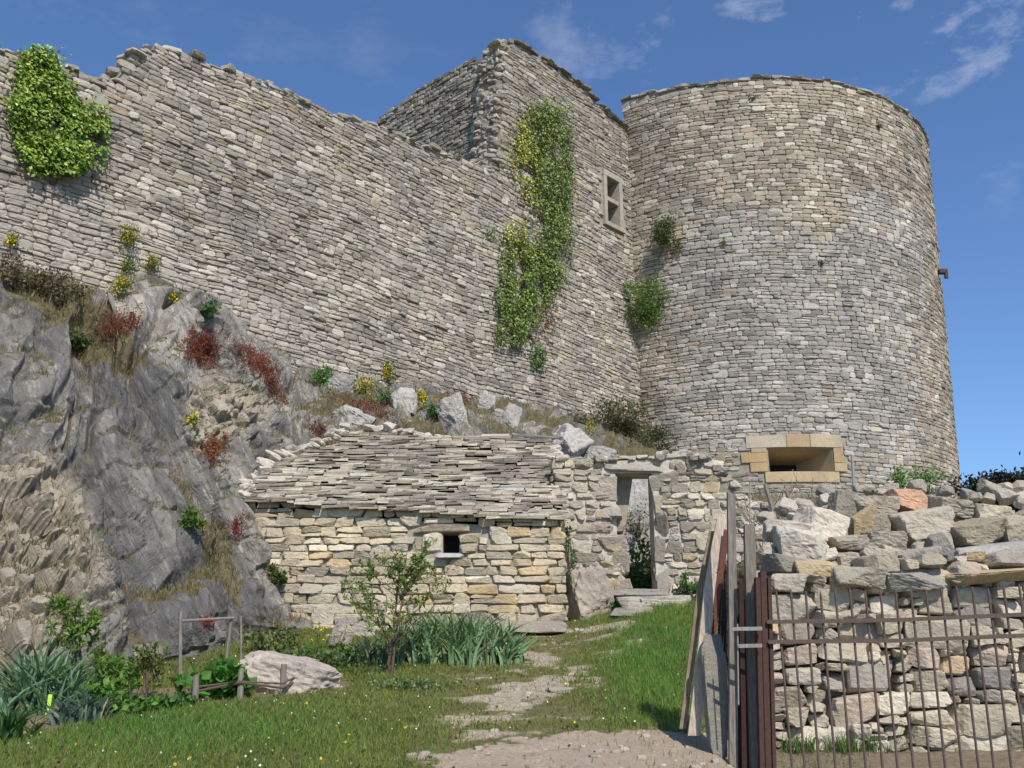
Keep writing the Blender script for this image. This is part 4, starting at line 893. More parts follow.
for dx, dy, w, th in ((0, 0, .022, .05), (.045, -.02, .014, .03), (-.045, -.01, .018, .035)):
    for A1, B1 in ((a_, b_),):
        mb.box([A1+(dx-w, dy-th, 0), A1+(dx+w, dy-th, 0), A1+(dx+w, dy+th, 0), A1+(dx-w, dy+th, 0), B1+(dx-w, dy-th, -abs(dx)), B1+(dx+w, dy-th, -abs(dx)), B1+(dx+w, dy+th, -abs(dx)), B1+(dx-w, dy+th, -abs(dx))])
mb.build('channel', M['rust'], gp_)
for py in (629, 646):
    mb = MB(); p = PP(732 if py < 640 else 738, py, 8.0); q = PP(762, py-.5, 7.95); mb.box([p+(0, -.006, -.014), q+(0, -.006, -.014), q+(0, .006, -.014), p+(0, .006, -.014), p+(0, -.006, .014), q+(0, -.006, .014), q+(0, .006, .014), p+(0, .006, .014)]); mb.build('hinge_strap', M['zinc'], gp_)
mb = MB(); mb.tube([PP(737.5, 624, 8.02), PP(738.5, 705, 8.02)], .006); mb.build('hinge_rod', M['zinc'], gp_)
mb = MB(); rs = np.random.RandomState(3)
for k in range(16):
    p = PP(719+k*.8+rs.uniform(-1, 1), 560+rs.uniform(-10, 10), 8.62+rs.uniform(0, .12)); q = PP(713+k*1.1, 700, 8.62+rs.uniform(0, .12)); mb.tube([p, (p+q)/2+rs.normal(0, .01, 3), q], .006, 4)
for k in range(9): p = PP(717, 570+k*13, 8.62); q = PP(731, 566+k*13, 8.62); mb.tube([p, q], .005, 4)
o = mb.build('wire_mesh', M['shadewood']); tag(o, 'rolled dark wire mesh leaning behind the tall grey post', 'wire mesh')
plank('dark_board', [PP(724, 740, 8.8), PP(725, 660, 8.8), PP(728, 575, 8.8)], .10, .02, M['shadewood'], 'board toned dark for shade standing behind the tall grey post', 'board', GPST, (1, 1, 1), 8)
plank('dark_board', [PP(748, 800, 8.32), PP(747, 690, 8.3), PP(745, 600, 8.3)], .17, .02, M['shadewood'], 'brown board toned dark for shade behind the red iron plate and the shorter post', 'board', GPST, (1.1, .8, .8), 9)
mb = MB(); Vr, Fr = rock((.20, .10, .86), 5151, 16, 1.0, .07, 5); mb.add(Vr@np.array(Euler((-.1, .05, .15)).to_matrix()).T+PP(716, 700, 8.42), Fr, (.27, .25, .22)); o = mb.build('standing_slab', M['rub']); tag(o, 'grey weathered slab with a ragged top leaning low beside the boards', 'slab')  # slab colour darkened to stand for the shade over it

# ------------------------------------------------------------ plants
def leaves(mb, P, size, col, var=.2, up=.3, nrm=None, elong=1.6, fold=.25):
    """folded leaf quads at points P"""
    P = np.asarray(P, float); n = len(P); d = RS.normal(0, 1, (n, 3)); d[:, 2] += up
    if nrm is not None: d = d-(d*nrm).sum(1)[:, None]*nrm*.75
    d /= np.linalg.norm(d, axis=1)[:, None]+1e-9
    r = RS.normal(0, 1, (n, 3)) if nrm is None else nrm+RS.normal(0, .45, (n, 3)); s = np.cross(d, r); s /= np.linalg.norm(s, axis=1)[:, None]+1e-9; nn = np.cross(s, d)
    L_ = (size*RS.uniform(.6, 1.25, n))[:, None]; Wd = L_/elong/2
    A_ = P; B_ = P+d*L_*.5+s*Wd+nn*L_*fold*.3; C_ = P+d*L_; D_ = P+d*L_*.5-s*Wd+nn*L_*fold*.3
    V = np.stack([A_, B_, C_, D_], 1).reshape(-1, 3); k = np.arange(n)[:, None]*4
    Fq = np.concatenate([k+np.array([[0, 1, 2]]), k+np.array([[0, 2, 3]])]); col = np.asarray(col, float)
    if col.ndim == 1: col = np.tile(col, (n, 1))
    c = col*(1+RS.normal(0, var, (n, 1)))*(1+RS.normal(0, var*.3, (n, 3))); mb.add(V, [Fq], np.repeat(np.clip(c, .005, .9), 4, axis=0))
def blades(mb, base, h, w, lean, col, var=.15, az=None, seg=3):
    base = np.asarray(base, float); n = len(base); az = RS.uniform(0, 6.283, n) if az is None else az
    h = h*RS.uniform(.55, 1.15, n); ln = lean*RS.uniform(.2, 1.3, n); f = RS.uniform(0, 6.283, n); wx = np.cos(f)*w/2; wy = np.sin(f)*w/2; rows = []
    for k in range(seg+1):
        t = k/seg; c = base+np.stack([np.cos(az)*ln*h*t*t, np.sin(az)*ln*h*t*t, h*t*(1-.25*ln*t)], -1)
        if k == seg: rows.append(c[:, None])
        else:
            ws = (1-t**2*.75); o = np.stack([wx*ws, wy*ws, 0*wx], -1); rows.append(np.stack([c-o, c+o], 1))
    V = np.concatenate(rows, 1); m = V.shape[1]; off = (np.arange(n)*m)[:, None]
    Q = np.concatenate([off+np.array([[2*k, 2*k+1, 2*k+3, 2*k+2]]) for k in range(seg-1)]) if seg > 1 else np.zeros((0, 4), int)
    T = off+np.array([[2*seg-2, 2*seg-1, 2*seg]]); col = np.asarray(col, float)
    if col.ndim == 1: col = np.tile(col, (n, 1))
    c = col*(1+RS.normal(0, var, (n, 1))); mb.add(V.reshape(-1, 3), [Q, T], np.repeat(np.clip(c, .005, .9), m, axis=0))
# grass over the ground
N = 230000; gx_ = RS.uniform(-6.0, 3.2, N); gy_ = 7.3+(17.3-7.3)*RS.rand(N)**1.15; gz_ = gz(gx_, gy_)
g_, t_, b_, px_, py_ = masks(gx_, gy_, gz_)
dens = (1-g_*.97)*(1-.78*t_)*(1-.9*b_); pat = fbm(np.stack([gx_*1.6, gy_*1.6, 0*gx_], -1), 61, 3)
wear = np.exp(-((px_-(560-(py_-640)*.45))/75)**2)*np.clip((py_-610)/30, 0, 1)
dens = dens*(1-.62*wear*(pat < .56)); ok = (RS.rand(N) < dens) & (px_ > -30) & (px_ < 1050) & ~((px_ > 745) & (gy_ > 10.2))
lush = np.clip(np.exp(-((px_-655)/55)**2-((py_-665)/60)**2)*1.3+np.exp(-((px_-180)/160)**2-((py_-735)/28)**2), 0, 1)
x_, y_, z_, lu = gx_[ok], gy_[ok], gz_[ok], lush[ok]; pt = pat[ok]; we = wear[ok]
colg = (np.array([.165, .215, .050])[None]*(1-lu[:, None])+np.array([.115, .25, .045])[None]*lu[:, None])*(.75+.55*pt[:, None])
dry = (RS.rand(len(x_)) < .16+.3*we*(1-lu)); colg = np.where(dry[:, None], np.array([.22, .185, .09]), colg)
mb = MB(); hh = .045+.05*pt+.075*lu-.03*we*(1-lu)
blades(mb, np.stack([x_, y_, z_-.005], -1), hh, .007, .6, colg, .2, seg=2)
o = mb.build('lawn_grass', M['grass']); tag(o, 'short green grass with worn patches covering the sloping ground', 'grass', kind='stuff')
mb = MB(); w_ = RS.rand(len(x_)) < .045; P = np.stack([x_, y_, z_+.015], -1)[w_]; leaves(mb, P, .035, (.075, .125, .035), .25, .8, elong=1.4)
w_ = (RS.rand(len(x_)) < .004); P = np.stack([x_, y_, z_+.06], -1)[w_]; leaves(mb, P, .018, (.75, .75, .70), .1, .2, elong=1)
w_ = (RS.rand(len(x_)) < .0012); P = np.stack([x_, y_, z_+.06], -1)[w_]; leaves(mb, P, .025, (.75, .60, .05), .1, .2, elong=1)
o = mb.build('meadow_weeds', M['leaf']); tag(o, 'tiny weeds and daisies scattered through the lawn', 'weeds', kind='stuff')
# loose pebbles on path
mb = MB(); Nn_ = 2600; X_ = RS.uniform(-2.5, 2, Nn_); Y_ = RS.uniform(7.6, 16, Nn_); Z_ = gz(X_, Y_); g_, t_, b_, a1, a2 = masks(X_, Y_, Z_); protos_ = [rock((1, 1, .6), k, 4) for k in range(4)]
for x, y, z, g, tt_ in zip(X_, Y_, Z_, g_, t_):
    if RS.rand() < g*.55+tt_*.8: s = RS.uniform(.012, .045) if RS.rand() < .9 else .08; Vr, Fr = protos_[RS.randint(4)]; mb.add(Vr*s+np.array((x, y, z)), Fr, np.array((.48, .44, .37))*RS.uniform(.7, 1.2))
o = mb.build('path_pebbles', M['rub']); tag(o, 'pale pebbles strewn over the gravel path', 'pebbles', kind='stuff')
# ivy and wall plants
def wallpt(px, py, w): u, z = wpix(px, py); return PW(u, z, w)
WN3 = np.array([WN[0], WN[1], 0])
def inpoly(poly, n, jit=4):
    x0_, x1_ = min(p[0] for p in poly), max(p[0] for p in poly); y0_, y1_ = min(p[1] for p in poly), max(p[1] for p in poly)
    x = RS.uniform(x0_, x1_, n*4); y = RS.uniform(y0_, y1_, n*4); k = poly_in(x+RS.normal(0, jit, n*4), y+RS.normal(0, jit, n*4), poly); return x[k][:n], y[k][:n]
def ivy(polyg, n, thick, size, colf, label, cat='ivy', stem=None, name='ivy', P=None, group=None, lump=1.0):
    x, y = inpoly(polyg, int(n*1.2), 5.5); pts = []; 
    bas = np.array([wallpt(a, b, 0) for a, b in zip(x, y)]) if P is None else np.array([P(a, b) for a, b in zip(x, y)])
    kp = fbm(bas*3.1, 43, 3)+.25*(RS.rand(len(bas))-.5) > (.40 if len(bas) > 2000 else .1); bas = bas[kp]; x = x[kp]; y = y[kp]
    th = thick*(.25+.9*lump*fbm(bas*2.2, 19, 3)*(.5+fbm(bas*5, 23, 2)))
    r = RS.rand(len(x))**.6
    nv = WN3 if P is None else np.array([0, -1, 0.])
    nv = np.tile(nv, (len(x), 1)); pts = bas+nv*(th*r+.03)[:, None]
    root = bas[np.argmin(bas[:, 2])]; e = empty(name, root, label, cat, group); mb = MB()
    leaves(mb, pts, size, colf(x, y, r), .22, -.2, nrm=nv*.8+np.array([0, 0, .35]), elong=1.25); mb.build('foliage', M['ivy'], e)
    if stem:
        mb = MB()
        for s in stem: mb.tube([wallpt(a, b, .03) if P is None else P(a, b) for a, b in s], np.linspace(.03, .008, len(s)), 5)
        mb.build('stem', M['bark'], e)
    return e
G = lambda *c: np.array(c)
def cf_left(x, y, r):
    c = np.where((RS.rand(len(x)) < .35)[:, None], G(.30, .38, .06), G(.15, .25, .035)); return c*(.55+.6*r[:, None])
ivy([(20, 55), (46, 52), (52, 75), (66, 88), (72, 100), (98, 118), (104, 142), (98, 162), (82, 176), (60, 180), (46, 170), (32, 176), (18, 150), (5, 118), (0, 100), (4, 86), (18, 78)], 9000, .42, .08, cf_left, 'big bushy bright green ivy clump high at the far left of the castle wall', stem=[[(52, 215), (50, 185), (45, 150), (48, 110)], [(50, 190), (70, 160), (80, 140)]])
def cf_mid(x, y, r):
    yel = np.clip((535-x)/18, 0, 1)*np.clip((270-y)/50, 0, 1)*np.clip((y-105)/40, 0, 1)
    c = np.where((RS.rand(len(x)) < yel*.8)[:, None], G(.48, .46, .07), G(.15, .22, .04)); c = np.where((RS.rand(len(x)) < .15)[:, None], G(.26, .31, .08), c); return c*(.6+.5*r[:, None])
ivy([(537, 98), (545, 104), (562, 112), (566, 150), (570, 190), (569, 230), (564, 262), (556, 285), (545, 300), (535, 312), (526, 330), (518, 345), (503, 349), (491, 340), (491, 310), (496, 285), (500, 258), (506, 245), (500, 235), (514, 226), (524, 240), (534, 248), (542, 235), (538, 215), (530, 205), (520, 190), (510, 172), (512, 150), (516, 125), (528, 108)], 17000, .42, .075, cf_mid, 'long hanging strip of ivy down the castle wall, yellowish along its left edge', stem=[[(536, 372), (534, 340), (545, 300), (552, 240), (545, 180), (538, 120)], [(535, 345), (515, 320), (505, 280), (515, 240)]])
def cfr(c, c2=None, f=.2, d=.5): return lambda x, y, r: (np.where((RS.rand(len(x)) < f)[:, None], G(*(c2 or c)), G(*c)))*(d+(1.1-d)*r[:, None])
ivy([(534, 315), (552, 290), (556, 305), (552, 325), (545, 345), (538, 340)], 260, .1, .06, cfr((.16, .07, .04), (.26, .12, .06), .4), 'withered reddish brown ivy shoots under the long ivy strip', lump=.5)
ivy([(528, 345), (542, 348), (543, 368), (535, 372), (528, 360)], 260, .15, .07, cfr((.09, .17, .03)), 'small green ivy tuft dangling lowest below the long strip')
ivy([(484, 228), (494, 228), (495, 240), (486, 240)], 60, .1, .06, cfr((.18, .25, .03)), 'tiny yellow green ivy sprig left of the long ivy strip')
# shrubs in the tower wall
def shrub(c, rad, n, size, col, label, cat='shrub', name='shrub', col2=None, nst=9, group=None, flat=1., twig=True, mat='leaf', f2=.2, elong=2.0):
    c = np.array(c, float); rad = np.array(rad, float); e = empty(name, c-[0, 0, rad[2]], label, cat, group)
    cl = RS.normal(0, .48, (max(5, nst), 3)); cl = cl/np.maximum(1, np.linalg.norm(cl, axis=1))[:, None]
    k = RS.randint(0, len(cl), n); P = cl[k]+RS.normal(0, .24, (n, 3)); P = P*rad+c
    sh = 1.0; cc = np.where((RS.rand(n) < f2)[:, None], G(*(col2 or col)), G(*col))
    mb = MB(); leaves(mb, P, size, cc*sh, .25, .5, elong=elong); mb.build('foliage', M[mat], e)
    if twig:
        mb = MB(); b0 = c-[0, 0, rad[2]*.95]
        for q_ in cl: mb.tube([b0, (b0+c+q_*rad*.6)/2+RS.normal(0, .03, 3), c+q_*rad], [.012, .008, .003], 4)
        mb.build('stem', M['bark'], e)
    return e
def tp(px, py, w=.2): u, z = tpix(px, py); return PT(u, z, w)
s30 = .031
shrub(tp(670, 238, .3), (.55, .35, .50), 1900, .085, (.075, .115, .03), 'thin dark green shrub rooted high in the left side of the tower', col2=(.11, .13, .05), nst=8)
shrub(tp(646, 304, .35), (.74, .40, .62), 4200, .08, (.12, .20, .04), 'rounded green bush growing from the corner of tower and castle wall', col2=(.12, .19, .04), nst=14)
shrub(tp(724, 241, .08), (.09, .08, .10), 60, .06, (.11, .17, .03), 'tiny green tuft in the tower wall right of the thin shrub', name='wall_tuft', cat='tuft')
shrub(tp(822, 262, .06), (.09, .08, .08), 60, .06, (.06, .07, .025), 'tiny dark tuft in a joint at the middle of the tower', name='wall_tuft', cat='tuft')
shrub(tp(878, 127, .06), (.10, .08, .09), 60, .06, (.07, .08, .02), 'tiny dark tuft near the rim on the right of the tower', name='wall_tuft', cat='tuft')
shrub(tp(752, 99, .06), (.16, .08, .08), 80, .06, (.08, .09, .03), 'tiny flat tuft just under the middle of the tower rim', name='wall_tuft', cat='tuft')
# wallflowers on the long wall and the rock
def flowerplant(px, py, r, label, n=260, P=None, yel=.35, fcol=(.72, .55, .02), grn=(.11, .15, .035)):
    p = (wallpt(px, py, .12) if P is None else P); e = empty('wallflower', p-np.array([0, 0, r]), label, 'wallflower', 'yellow flowering plants on wall and rock')
    mb = MB(); Q = p+RS.normal(0, .42, (n, 3))*np.array([r, r*.5, r]); leaves(mb, Q, .06, grn, .25, .8, elong=2.5); mb.build('foliage', M['leaf'], e)
    m_ = int(n*yel); Q = p+RS.normal(0, .42, (m_, 3))*np.array([r, r*.5, r*.9])+np.array([0, -.05, r*.15]); mb = MB(); leaves(mb, Q, .035, fcol, .12, .2, elong=1.0); mb.build('blossom', M['flower'], e)
def onrock(px, py, off=.08): p, n_ = rpix(px, py); return p+n_*off+np.array([0, 0, .05])
flowerplant(125, 240, .26, 'yellow and green wallflower alone on the castle wall above the pale rock slab', 420)
flowerplant(125, 268, .22, 'sparse green wallflower directly above the crest of the pale rock slab', 300, yel=.1)
flowerplant(149, 266, .20, 'green leafy wallflower on the wall right above the pale slab crest', 300, yel=.12)
flowerplant(52, 262, .24, 'yellowish wallflower among brown scrub at the far left wall foot', 380, yel=.3, P=onrock(52, 266, .2))
flowerplant(10, 243, .16, 'small yellow wallflower at the left edge of the photo on the wall', 160)
flowerplant(124, 293, .22, 'pale yellow wallflower touching the top of the pale slab', 380, P=onrock(124, 296, .15))
flowerplant(165, 293, .16, 'small straw coloured wallflower right of the pale slab crest', 160, P=onrock(168, 300, .15))
flowerplant(362, 388, .30, 'tall yellow wallflower left of the grey boulder above the roof', 520, P=onrock(362, 392, .2), yel=.5)
flowerplant(392, 378, .28, 'yellow wallflower right beside the blue green spurge above the roof', 480, P=onrock(392, 382, .2), yel=.4)
flowerplant(425, 401, .22, 'small bright yellow wallflower above the middle of the roof', 360, P=onrock(425, 404, .2), yel=.55)
flowerplant(193, 395, .14, 'small yellow flowering plant in the crack below the red stonecrop', 120, P=onrock(195, 425, .1))
flowerplant(592, 437, .18, 'few yellow flowers beside the dark bush above the doorway', 120, P=onrock(592, 440, .3))
# red stonecrop mats
def mat_(px, py, rx, ry, label, n=900, col=(.20, .065, .045), col2=(.27, .10, .06), a=0, name='stonecrop', cat='stonecrop', grp='red stonecrop mats on the rock', size=.036, off=.03):
    ca, sa = math.cos(math.radians(a)), math.sin(math.radians(a)); P = []; 
    t = RS.normal(0, .45, (n//4, 2)); 
    for tx, ty in t:
        x = px+tx*rx*ca-ty*ry*sa; y = py+tx*rx*sa+ty*ry*ca; p, n_ = rpix(x, y)
        for k in range(6): P.append(p+n_*off*.6+RS.normal(0, .03, 3))
    P = np.array(P); e = empty(name, P.mean(0), label, cat, grp); mb = MB(); cc = np.where((RS.rand(len(P)) < .3)[:, None], G(*col2), G(*col)); leaves(mb, P, size, cc, .25, .6, elong=1.6); mb.build('foliage', M['flower'], e)
mat_(203, 348, 22, 20, 'large red stonecrop mat hanging between two pale slab crests', 2600, a=30)
mat_(120, 325, 28, 14, 'red stonecrop mat on the left shoulder of the pale slab', 1500, (.20, .07, .045), a=-25)
mat_(258, 362, 34, 11, 'long red stonecrop mat along the right crest of the rock', 2200, a=35)
mat_(275, 388, 22, 7, 'thin red stonecrop streak under the long mat', 700, a=60)
mat_(345, 350, 26, 8, 'brownish red stonecrop strip under the castle wall above the roof', 1300, (.20, .07, .045), a=10)
mat_(370, 408, 34, 6, 'thin red stonecrop strip just above the upper left roof corner', 900, a=18)
mat_(318, 430, 12, 8, 'dark red stonecrop spot left of the roof top', 400, (.16, .05, .045), a=50)
mat_(215, 448, 12, 16, 'orange red stonecrop in the crack below the tan rock', 700, (.28, .10, .04), a=45)
mat_(240, 525, 5, 14, 'small red stonecrop on the slab left of the hut', 260, (.22, .05, .045), a=20)
mat_(207, 622, 7, 3, 'tiny red stonecrop behind the wooden trellis', 160, (.26, .06, .05))
mat_(460, 398, 20, 8, 'rust coloured stonecrop above the centre of the roof', 700, (.19, .08, .05))
# green and dry clumps on the rock
def clump(px, py, w, h, n, col, label, name='clump', cat='plant', off=.12, size=.07, col2=None, grp=None, bl=False, f2=.25):
    p, n_ = rpix(px, py); s = p[1]/980; return shrub(p+n_*off*.5+np.array([0, -.02, h*s*.25]), (w*s*.6, w*s*.45, h*s*.6), n, size, col, label, cat, name, col2, 8, grp, f2=f2)
GR = 'green clumps on the rock'
clump(315, 384, 26, 18, 700, (.10, .20, .05), 'bright green clump at the wall foot left of the red strip', 'green_clump', grp=GR)
clump(210, 315, 22, 14, 500, (.07, .14, .04), 'green clump on the crest between the two rock slabs', 'green_clump', grp=GR)
clump(388, 366, 22, 22, 600, (.09, .17, .09), 'blue green spurge under the castle wall beside yellow flowers', 'spurge', 'spurge')
clump(437, 414, 18, 14, 420, (.06, .13, .05), 'dark green spurge above the middle of the roof', 'spurge', 'spurge')
clump(383, 405, 16, 14, 300, (.10, .19, .06), 'small green plant below the spurge with yellow flowers', 'green_clump', grp=GR)
clump(278, 581, 16, 18, 420, (.08, .115, .03), 'olive green tuft on the rock beside the hut corner', 'green_clump', grp=GR)
clump(190, 524, 20, 14, 420, (.10, .17, .04), 'green clump in the earthy crack halfway down the big slab', 'green_clump', grp=GR)
clump(80, 350, 26, 16, 420, (.09, .13, .05), 'green clump in the hollow left of the pale slab', 'green_clump', grp=GR)
clump(25, 290, 50, 36, 1500, (.11, .10, .05), 'brown and green scrub at the far left foot of the wall', 'scrub', 'scrub', col2=(.17, .12, .08), f2=.5)
clump(60, 300, 44, 30, 1300, (.15, .11, .075), 'brownish withered scrub left of the wall plants', 'scrub', 'scrub', col2=(.09, .10, .04), f2=.4)
clump(608, 430, 60, 36, 4200, (.085, .095, .038), 'large grey olive bush on the slope left above the doorway', 'bush', 'bush', col2=(.15, .14, .07), f2=.4, size=.075)
clump(648, 446, 44, 24, 2400, (.06, .08, .028), 'dark olive bush right above the doorway at the tower foot', 'bush', 'bush', col2=(.10, .10, .045), f2=.3, size=.07)
# dry grass tufts on ledges (uncountable)
mb = MB(); cand = np.where((earth.reshape(-1) > .45) & (RKx > -30) & (RKx < 700) & (RKy > 230) & (RKy < 640))[0]; sel = RS.choice(cand, 9000); P = RKP[sel]
cG = np.where((RS.rand(len(P)) < .45)[:, None], G(.12, .13, .045), G(.24, .19, .10)); reps = 3
P = np.repeat(P, reps, 0)+RS.normal(0, .05, (len(P)*reps, 3))*np.array([1, 1, .1]); blades(mb, P, .15, .010, .8, np.repeat(cG, reps, 0), .25, seg=2)
o = mb.build('dry_grass', M['grass']); tag(o, 'dry straw and olive grass growing on the rock ledges and slope', 'grass', kind='stuff')
# right-hand scrub between wall and tower
mb = MB(); cand = np.where((RKx > 690) & (RKx < 900) & (RKy > 480) & (RKy < 560))[0]; sel = RS.choice(cand, 3000); P = RKP[sel]; blades(mb, P, .45, .012, .9, (.20, .17, .11), .3, seg=3); o = mb.build('dead_grass', M['grass']); tag(o, 'grey dead grass and brush between the rubble and the tower foot', 'brush', kind='stuff')
ex = [(896, 484, 12, 12, 'small leafy green shrub left of its twin above the reddish boulder'), (927, 481, 17, 14, 'larger leafy green shrub behind the crest of the rubble near the tower edge')]
for x, y, rx, rz_, lb in ex:
    p = pix(x, y, 13.2); s = .0135; shrub(p, (rx*s, rx*s, rz_*s), 330, .06, (.11, .22, .05), lb, name='leafy_shrub', cat='shrub', group='leafy shrubs above the rubble', col2=(.2, .30, .10))
e = empty('dead_vine', pix(800, 515, 14.5), 'tangle of bare grey vine stems on wires under the gun port', 'vine'); mb = MB()
for k in range(70):
    x = RS.uniform(752, 850); p = pix(x, 525, 14.5+RS.uniform(-.3, .3)); pts = [p]
    for j in range(5): pts.append(pts[-1]+RS.normal(0, .09, 3)+np.array([0, 0, .09]))
    mb.tube(pts, np.linspace(.010, .003, 6), 4)
mb.build('stem', M['twig'], e)
mb = MB()
for x in (750, 792, 836): mb.tube([pix(x, 530, 14.5), pix(x, 480, 14.5)], .008, 5)
for y in (488, 500): mb.tube([pix(748, y, 14.5), pix(852, y, 14.5)], .004, 4)
mb.build('wire_frame', M['twig'], e)
STK = 'pale stakes standing in the brush under the gun port'
for (xa_, ya_, xb, yb, r_, lb) in [(777, 532, 765, 484, .035, 'leftmost pale stake slanting up to the left under the gun port'), (795, 520, 786, 491, .028, 'shorter pale stake right of the slanting one'), (853, 505, 852, 455, .022, 'thin upright pale stake at the right edge of gun port')]:
    mb = MB(); mb.tube([pix(xa_, ya_, 13.2), pix((xa_+xb)/2+1, (ya_+yb)/2, 13.2), pix(xb, yb, 13.2)], [r_*1.2, r_, r_*.8], 7); o = mb.build('stake', M['zinc'] if r_ < .025 else M['wood']); tag(o, lb, 'stake', STK)
# dark hedge far right
shrub(pix(1050, 503, 22), (1.7, .9, .50), 26000, .12, (.022, .024, .018), 'dark hedge behind the wall at the right edge of the photo', 'hedge', 'hedge', nst=30)
# ------------------------------------------------------------ garden
def irisclump(cx, cy, rx, ry, n, h, label, col=(.165, .265, .13)):
    c = gpix(cx, cy); e = empty('iris_clump', c, label, 'iris', 'iris clumps'); mb = MB(); nf = max(4, n//7)
    an = RS.uniform(0, 6.283, nf); rr_ = RS.rand(nf)**.6; fx = c[0]+np.cos(an)*rr_*rx; fy = c[1]+np.sin(an)*rr_*ry; hk = h*(1.05-.45*rr_)*RS.uniform(.8, 1.15, nf); k = RS.randint(0, nf, n); az = RS.uniform(0, 6.28, nf)[k]+RS.normal(0, .25, n)+RS.choice([0, math.pi], n)
    bx_ = fx[k]+RS.normal(0, .02, n); by_ = fy[k]+RS.normal(0, .02, n); blades(mb, np.stack([bx_, by_, gz(bx_, by_)-.01], -1), hk[k], .036, .75, np.where((RS.rand(n) < .06)[:, None], G(.30, .26, .13), G(*col)), .16, az=az, seg=5); mb.build('foliage', M['iris'], e)
irisclump(454, 662, .85, .42, 1500, .72, 'broad grey green iris clump in front of the hut right of the sapling')
irisclump(372, 662, .45, .3, 260, .42, 'loose iris leaves left of the sapling stem', (.10, .165, .09))
irisclump(326, 612, .28, .12, 60, .34, 'small iris clump against the left end of the hut wall', (.08, .14, .08))
irisclump(38, 712, .48, .3, 480, .68, 'tall blue green iris clump at the left edge of the garden', (.14, .25, .14))
irisclump(82, 722, .22, .18, 220, .34, 'fine leaved bluish clump right of the tall left iris', (.08, .13, .10))
irisclump(6, 742, .25, .25, 160, .34, 'dark green grassy clump in the lower left corner', (.045, .10, .03))
# sapling
def sapling(px, py, ptop, label, spread, nb_, leafcol, nleaf, lsize, name='sapling', cat='young tree', width=.012, trunks=1):
    b0 = gpix(px, py); Y = b0[1]; top = pix(ptop[0], ptop[1], Y); H = top[2]-b0[2]; e = empty(name, b0, label, cat); mbt = MB(); tips = []; brs = []
    for t in range(trunks):
        x_ = b0+np.array([RS.uniform(-.04, .04), 0, -.05]); pts = [x_, x_+(top-b0)*.3+RS.normal(0, .02, 3), x_+(top-b0)*.65+RS.normal(0, .03, 3), x_+(top-b0)*.98]; mbt.tube(pts, [width*2.2, width*1.7, width, width*.4], 7)
        brs.append(pts)
    mbt.build('trunk', M['bark'], e); mbb = MB(); segs = []
    for k in range(nb_):
        pts = brs[k % trunks]; t = RS.uniform(.12, .85); s = pts[0]+(pts[3]-pts[0])*t; az = RS.uniform(0, 6.28); L_ = spread*(1.15-t*.75)*RS.uniform(.6, 1.1)
        d = np.array([math.cos(az), math.sin(az)*.8, RS.uniform(.5, 1.1)]); d /= np.linalg.norm(d); m_ = s+d*L_*.5; e_ = m_+(d+np.array([0, 0, .25]))*L_*.5
        mbb.tube([s, m_, e_], [width*.6, width*.4, width*.15], 5); segs.append((s, m_, e_))
        for j in range(3):
            q_ = s+(e_-s)*RS.uniform(.3, .9); dd = d+RS.normal(0, .5, 3); e2 = q_+dd/np.linalg.norm(dd)*L_*.35; mbb.tube([q_, e2], [width*.3, width*.1], 4); segs.append((q_, (q_+e2)/2, e2))
    mbb.build('branch', M['bark'], e); P = []
    for k in range(nleaf): s, m_, e_ = segs[RS.randint(len(segs))]; t = RS.uniform(.15, 1.05); P.append(s+(e_-s)*t+RS.normal(0, .012, 3))
    mb = MB(); leaves(mb, P, lsize, leafcol, .22, .6, elong=2.6); mb.build('crown', M['leaf'], e)
sapling(388, 676, (404, 545), 'slender young fruit tree with narrow olive leaves in front of the hut', .95, 28, (.15, .21, .05), 2300, .062, trunks=2, width=.009)
def bramble(px, py, ptop, label, **k): sapling(px, py, ptop, label, k.get('sp', .4), k.get('nb', 16), k.get('col', (.13, .22, .04)), k.get('n', 900), .07, k.get('name', 'raspberry_bush'), 'bush', .007, 3)
bramble(85, 705, (68, 588), 'tall yellow green raspberry cane bush against the tan rock', sp=.45, nb=20, n=1200)
bramble(118, 706, (104, 655), 'bushy fresh green raspberry plant in the middle of the left bed', sp=.35, n=900, col=(.11, .20, .035))
bramble(140, 706, (148, 640), 'reddish tinged cane plant at the right end of left bed', sp=.35, nb=12, n=420, col=(.14, .17, .05))
def hollow(px, py, w, h, n, size, col, label, name, cat, group=None, col2=None): c = gpix(px, py); s = c[1]/1000; return shrub(c+np.array([0, 0, h*s*.45]), (w*s*.55, w*s*.4, h*s*.5), n, size, col, label, cat, name, col2, 9, group, elong=1.15)
hollow(218, 700, 50, 36, 520, .13, (.075, .20, .035), 'leafy bright green courgette like plant under the wooden trellis', 'leafy_plant', 'plant')
hollow(108, 715, 70, 26, 700, .07, (.09, .19, .03), 'low green herbs at the foot of the raspberry canes', 'low_herbs', 'plants')
hollow(165, 712, 50, 16, 500, .05, (.07, .16, .03), 'low green herbs between the cane plant and wooden trellis', 'low_herbs', 'plants')
hollow(320, 668, 60, 24, 900, .055, (.08, .15, .035), 'mixed green weeds behind the pale boulder', 'weeds', 'weeds', col2=(.14, .15, .06))
hollow(265, 655, 50, 26, 700, .05, (.10, .13, .05), 'dusty green weeds at the rock foot behind the pale boulder', 'weeds', 'weeds', col2=(.16, .15, .07))
hollow(420, 690, 80, 12, 700, .035, (.10, .17, .05), 'low flowering weeds in front of the broad iris clump', 'weeds', 'weeds', col2=(.30, .34, .22))
hollow(570, 612, 26, 16, 320, .05, (.08, .17, .03), 'green weeds at the foot of the pinkish rock outcrop', 'weeds', 'weeds')
hollow(628, 610, 40, 14, 420, .06, (.05, .12, .025), 'dark green weeds on the steps below the doorway', 'weeds', 'weeds')
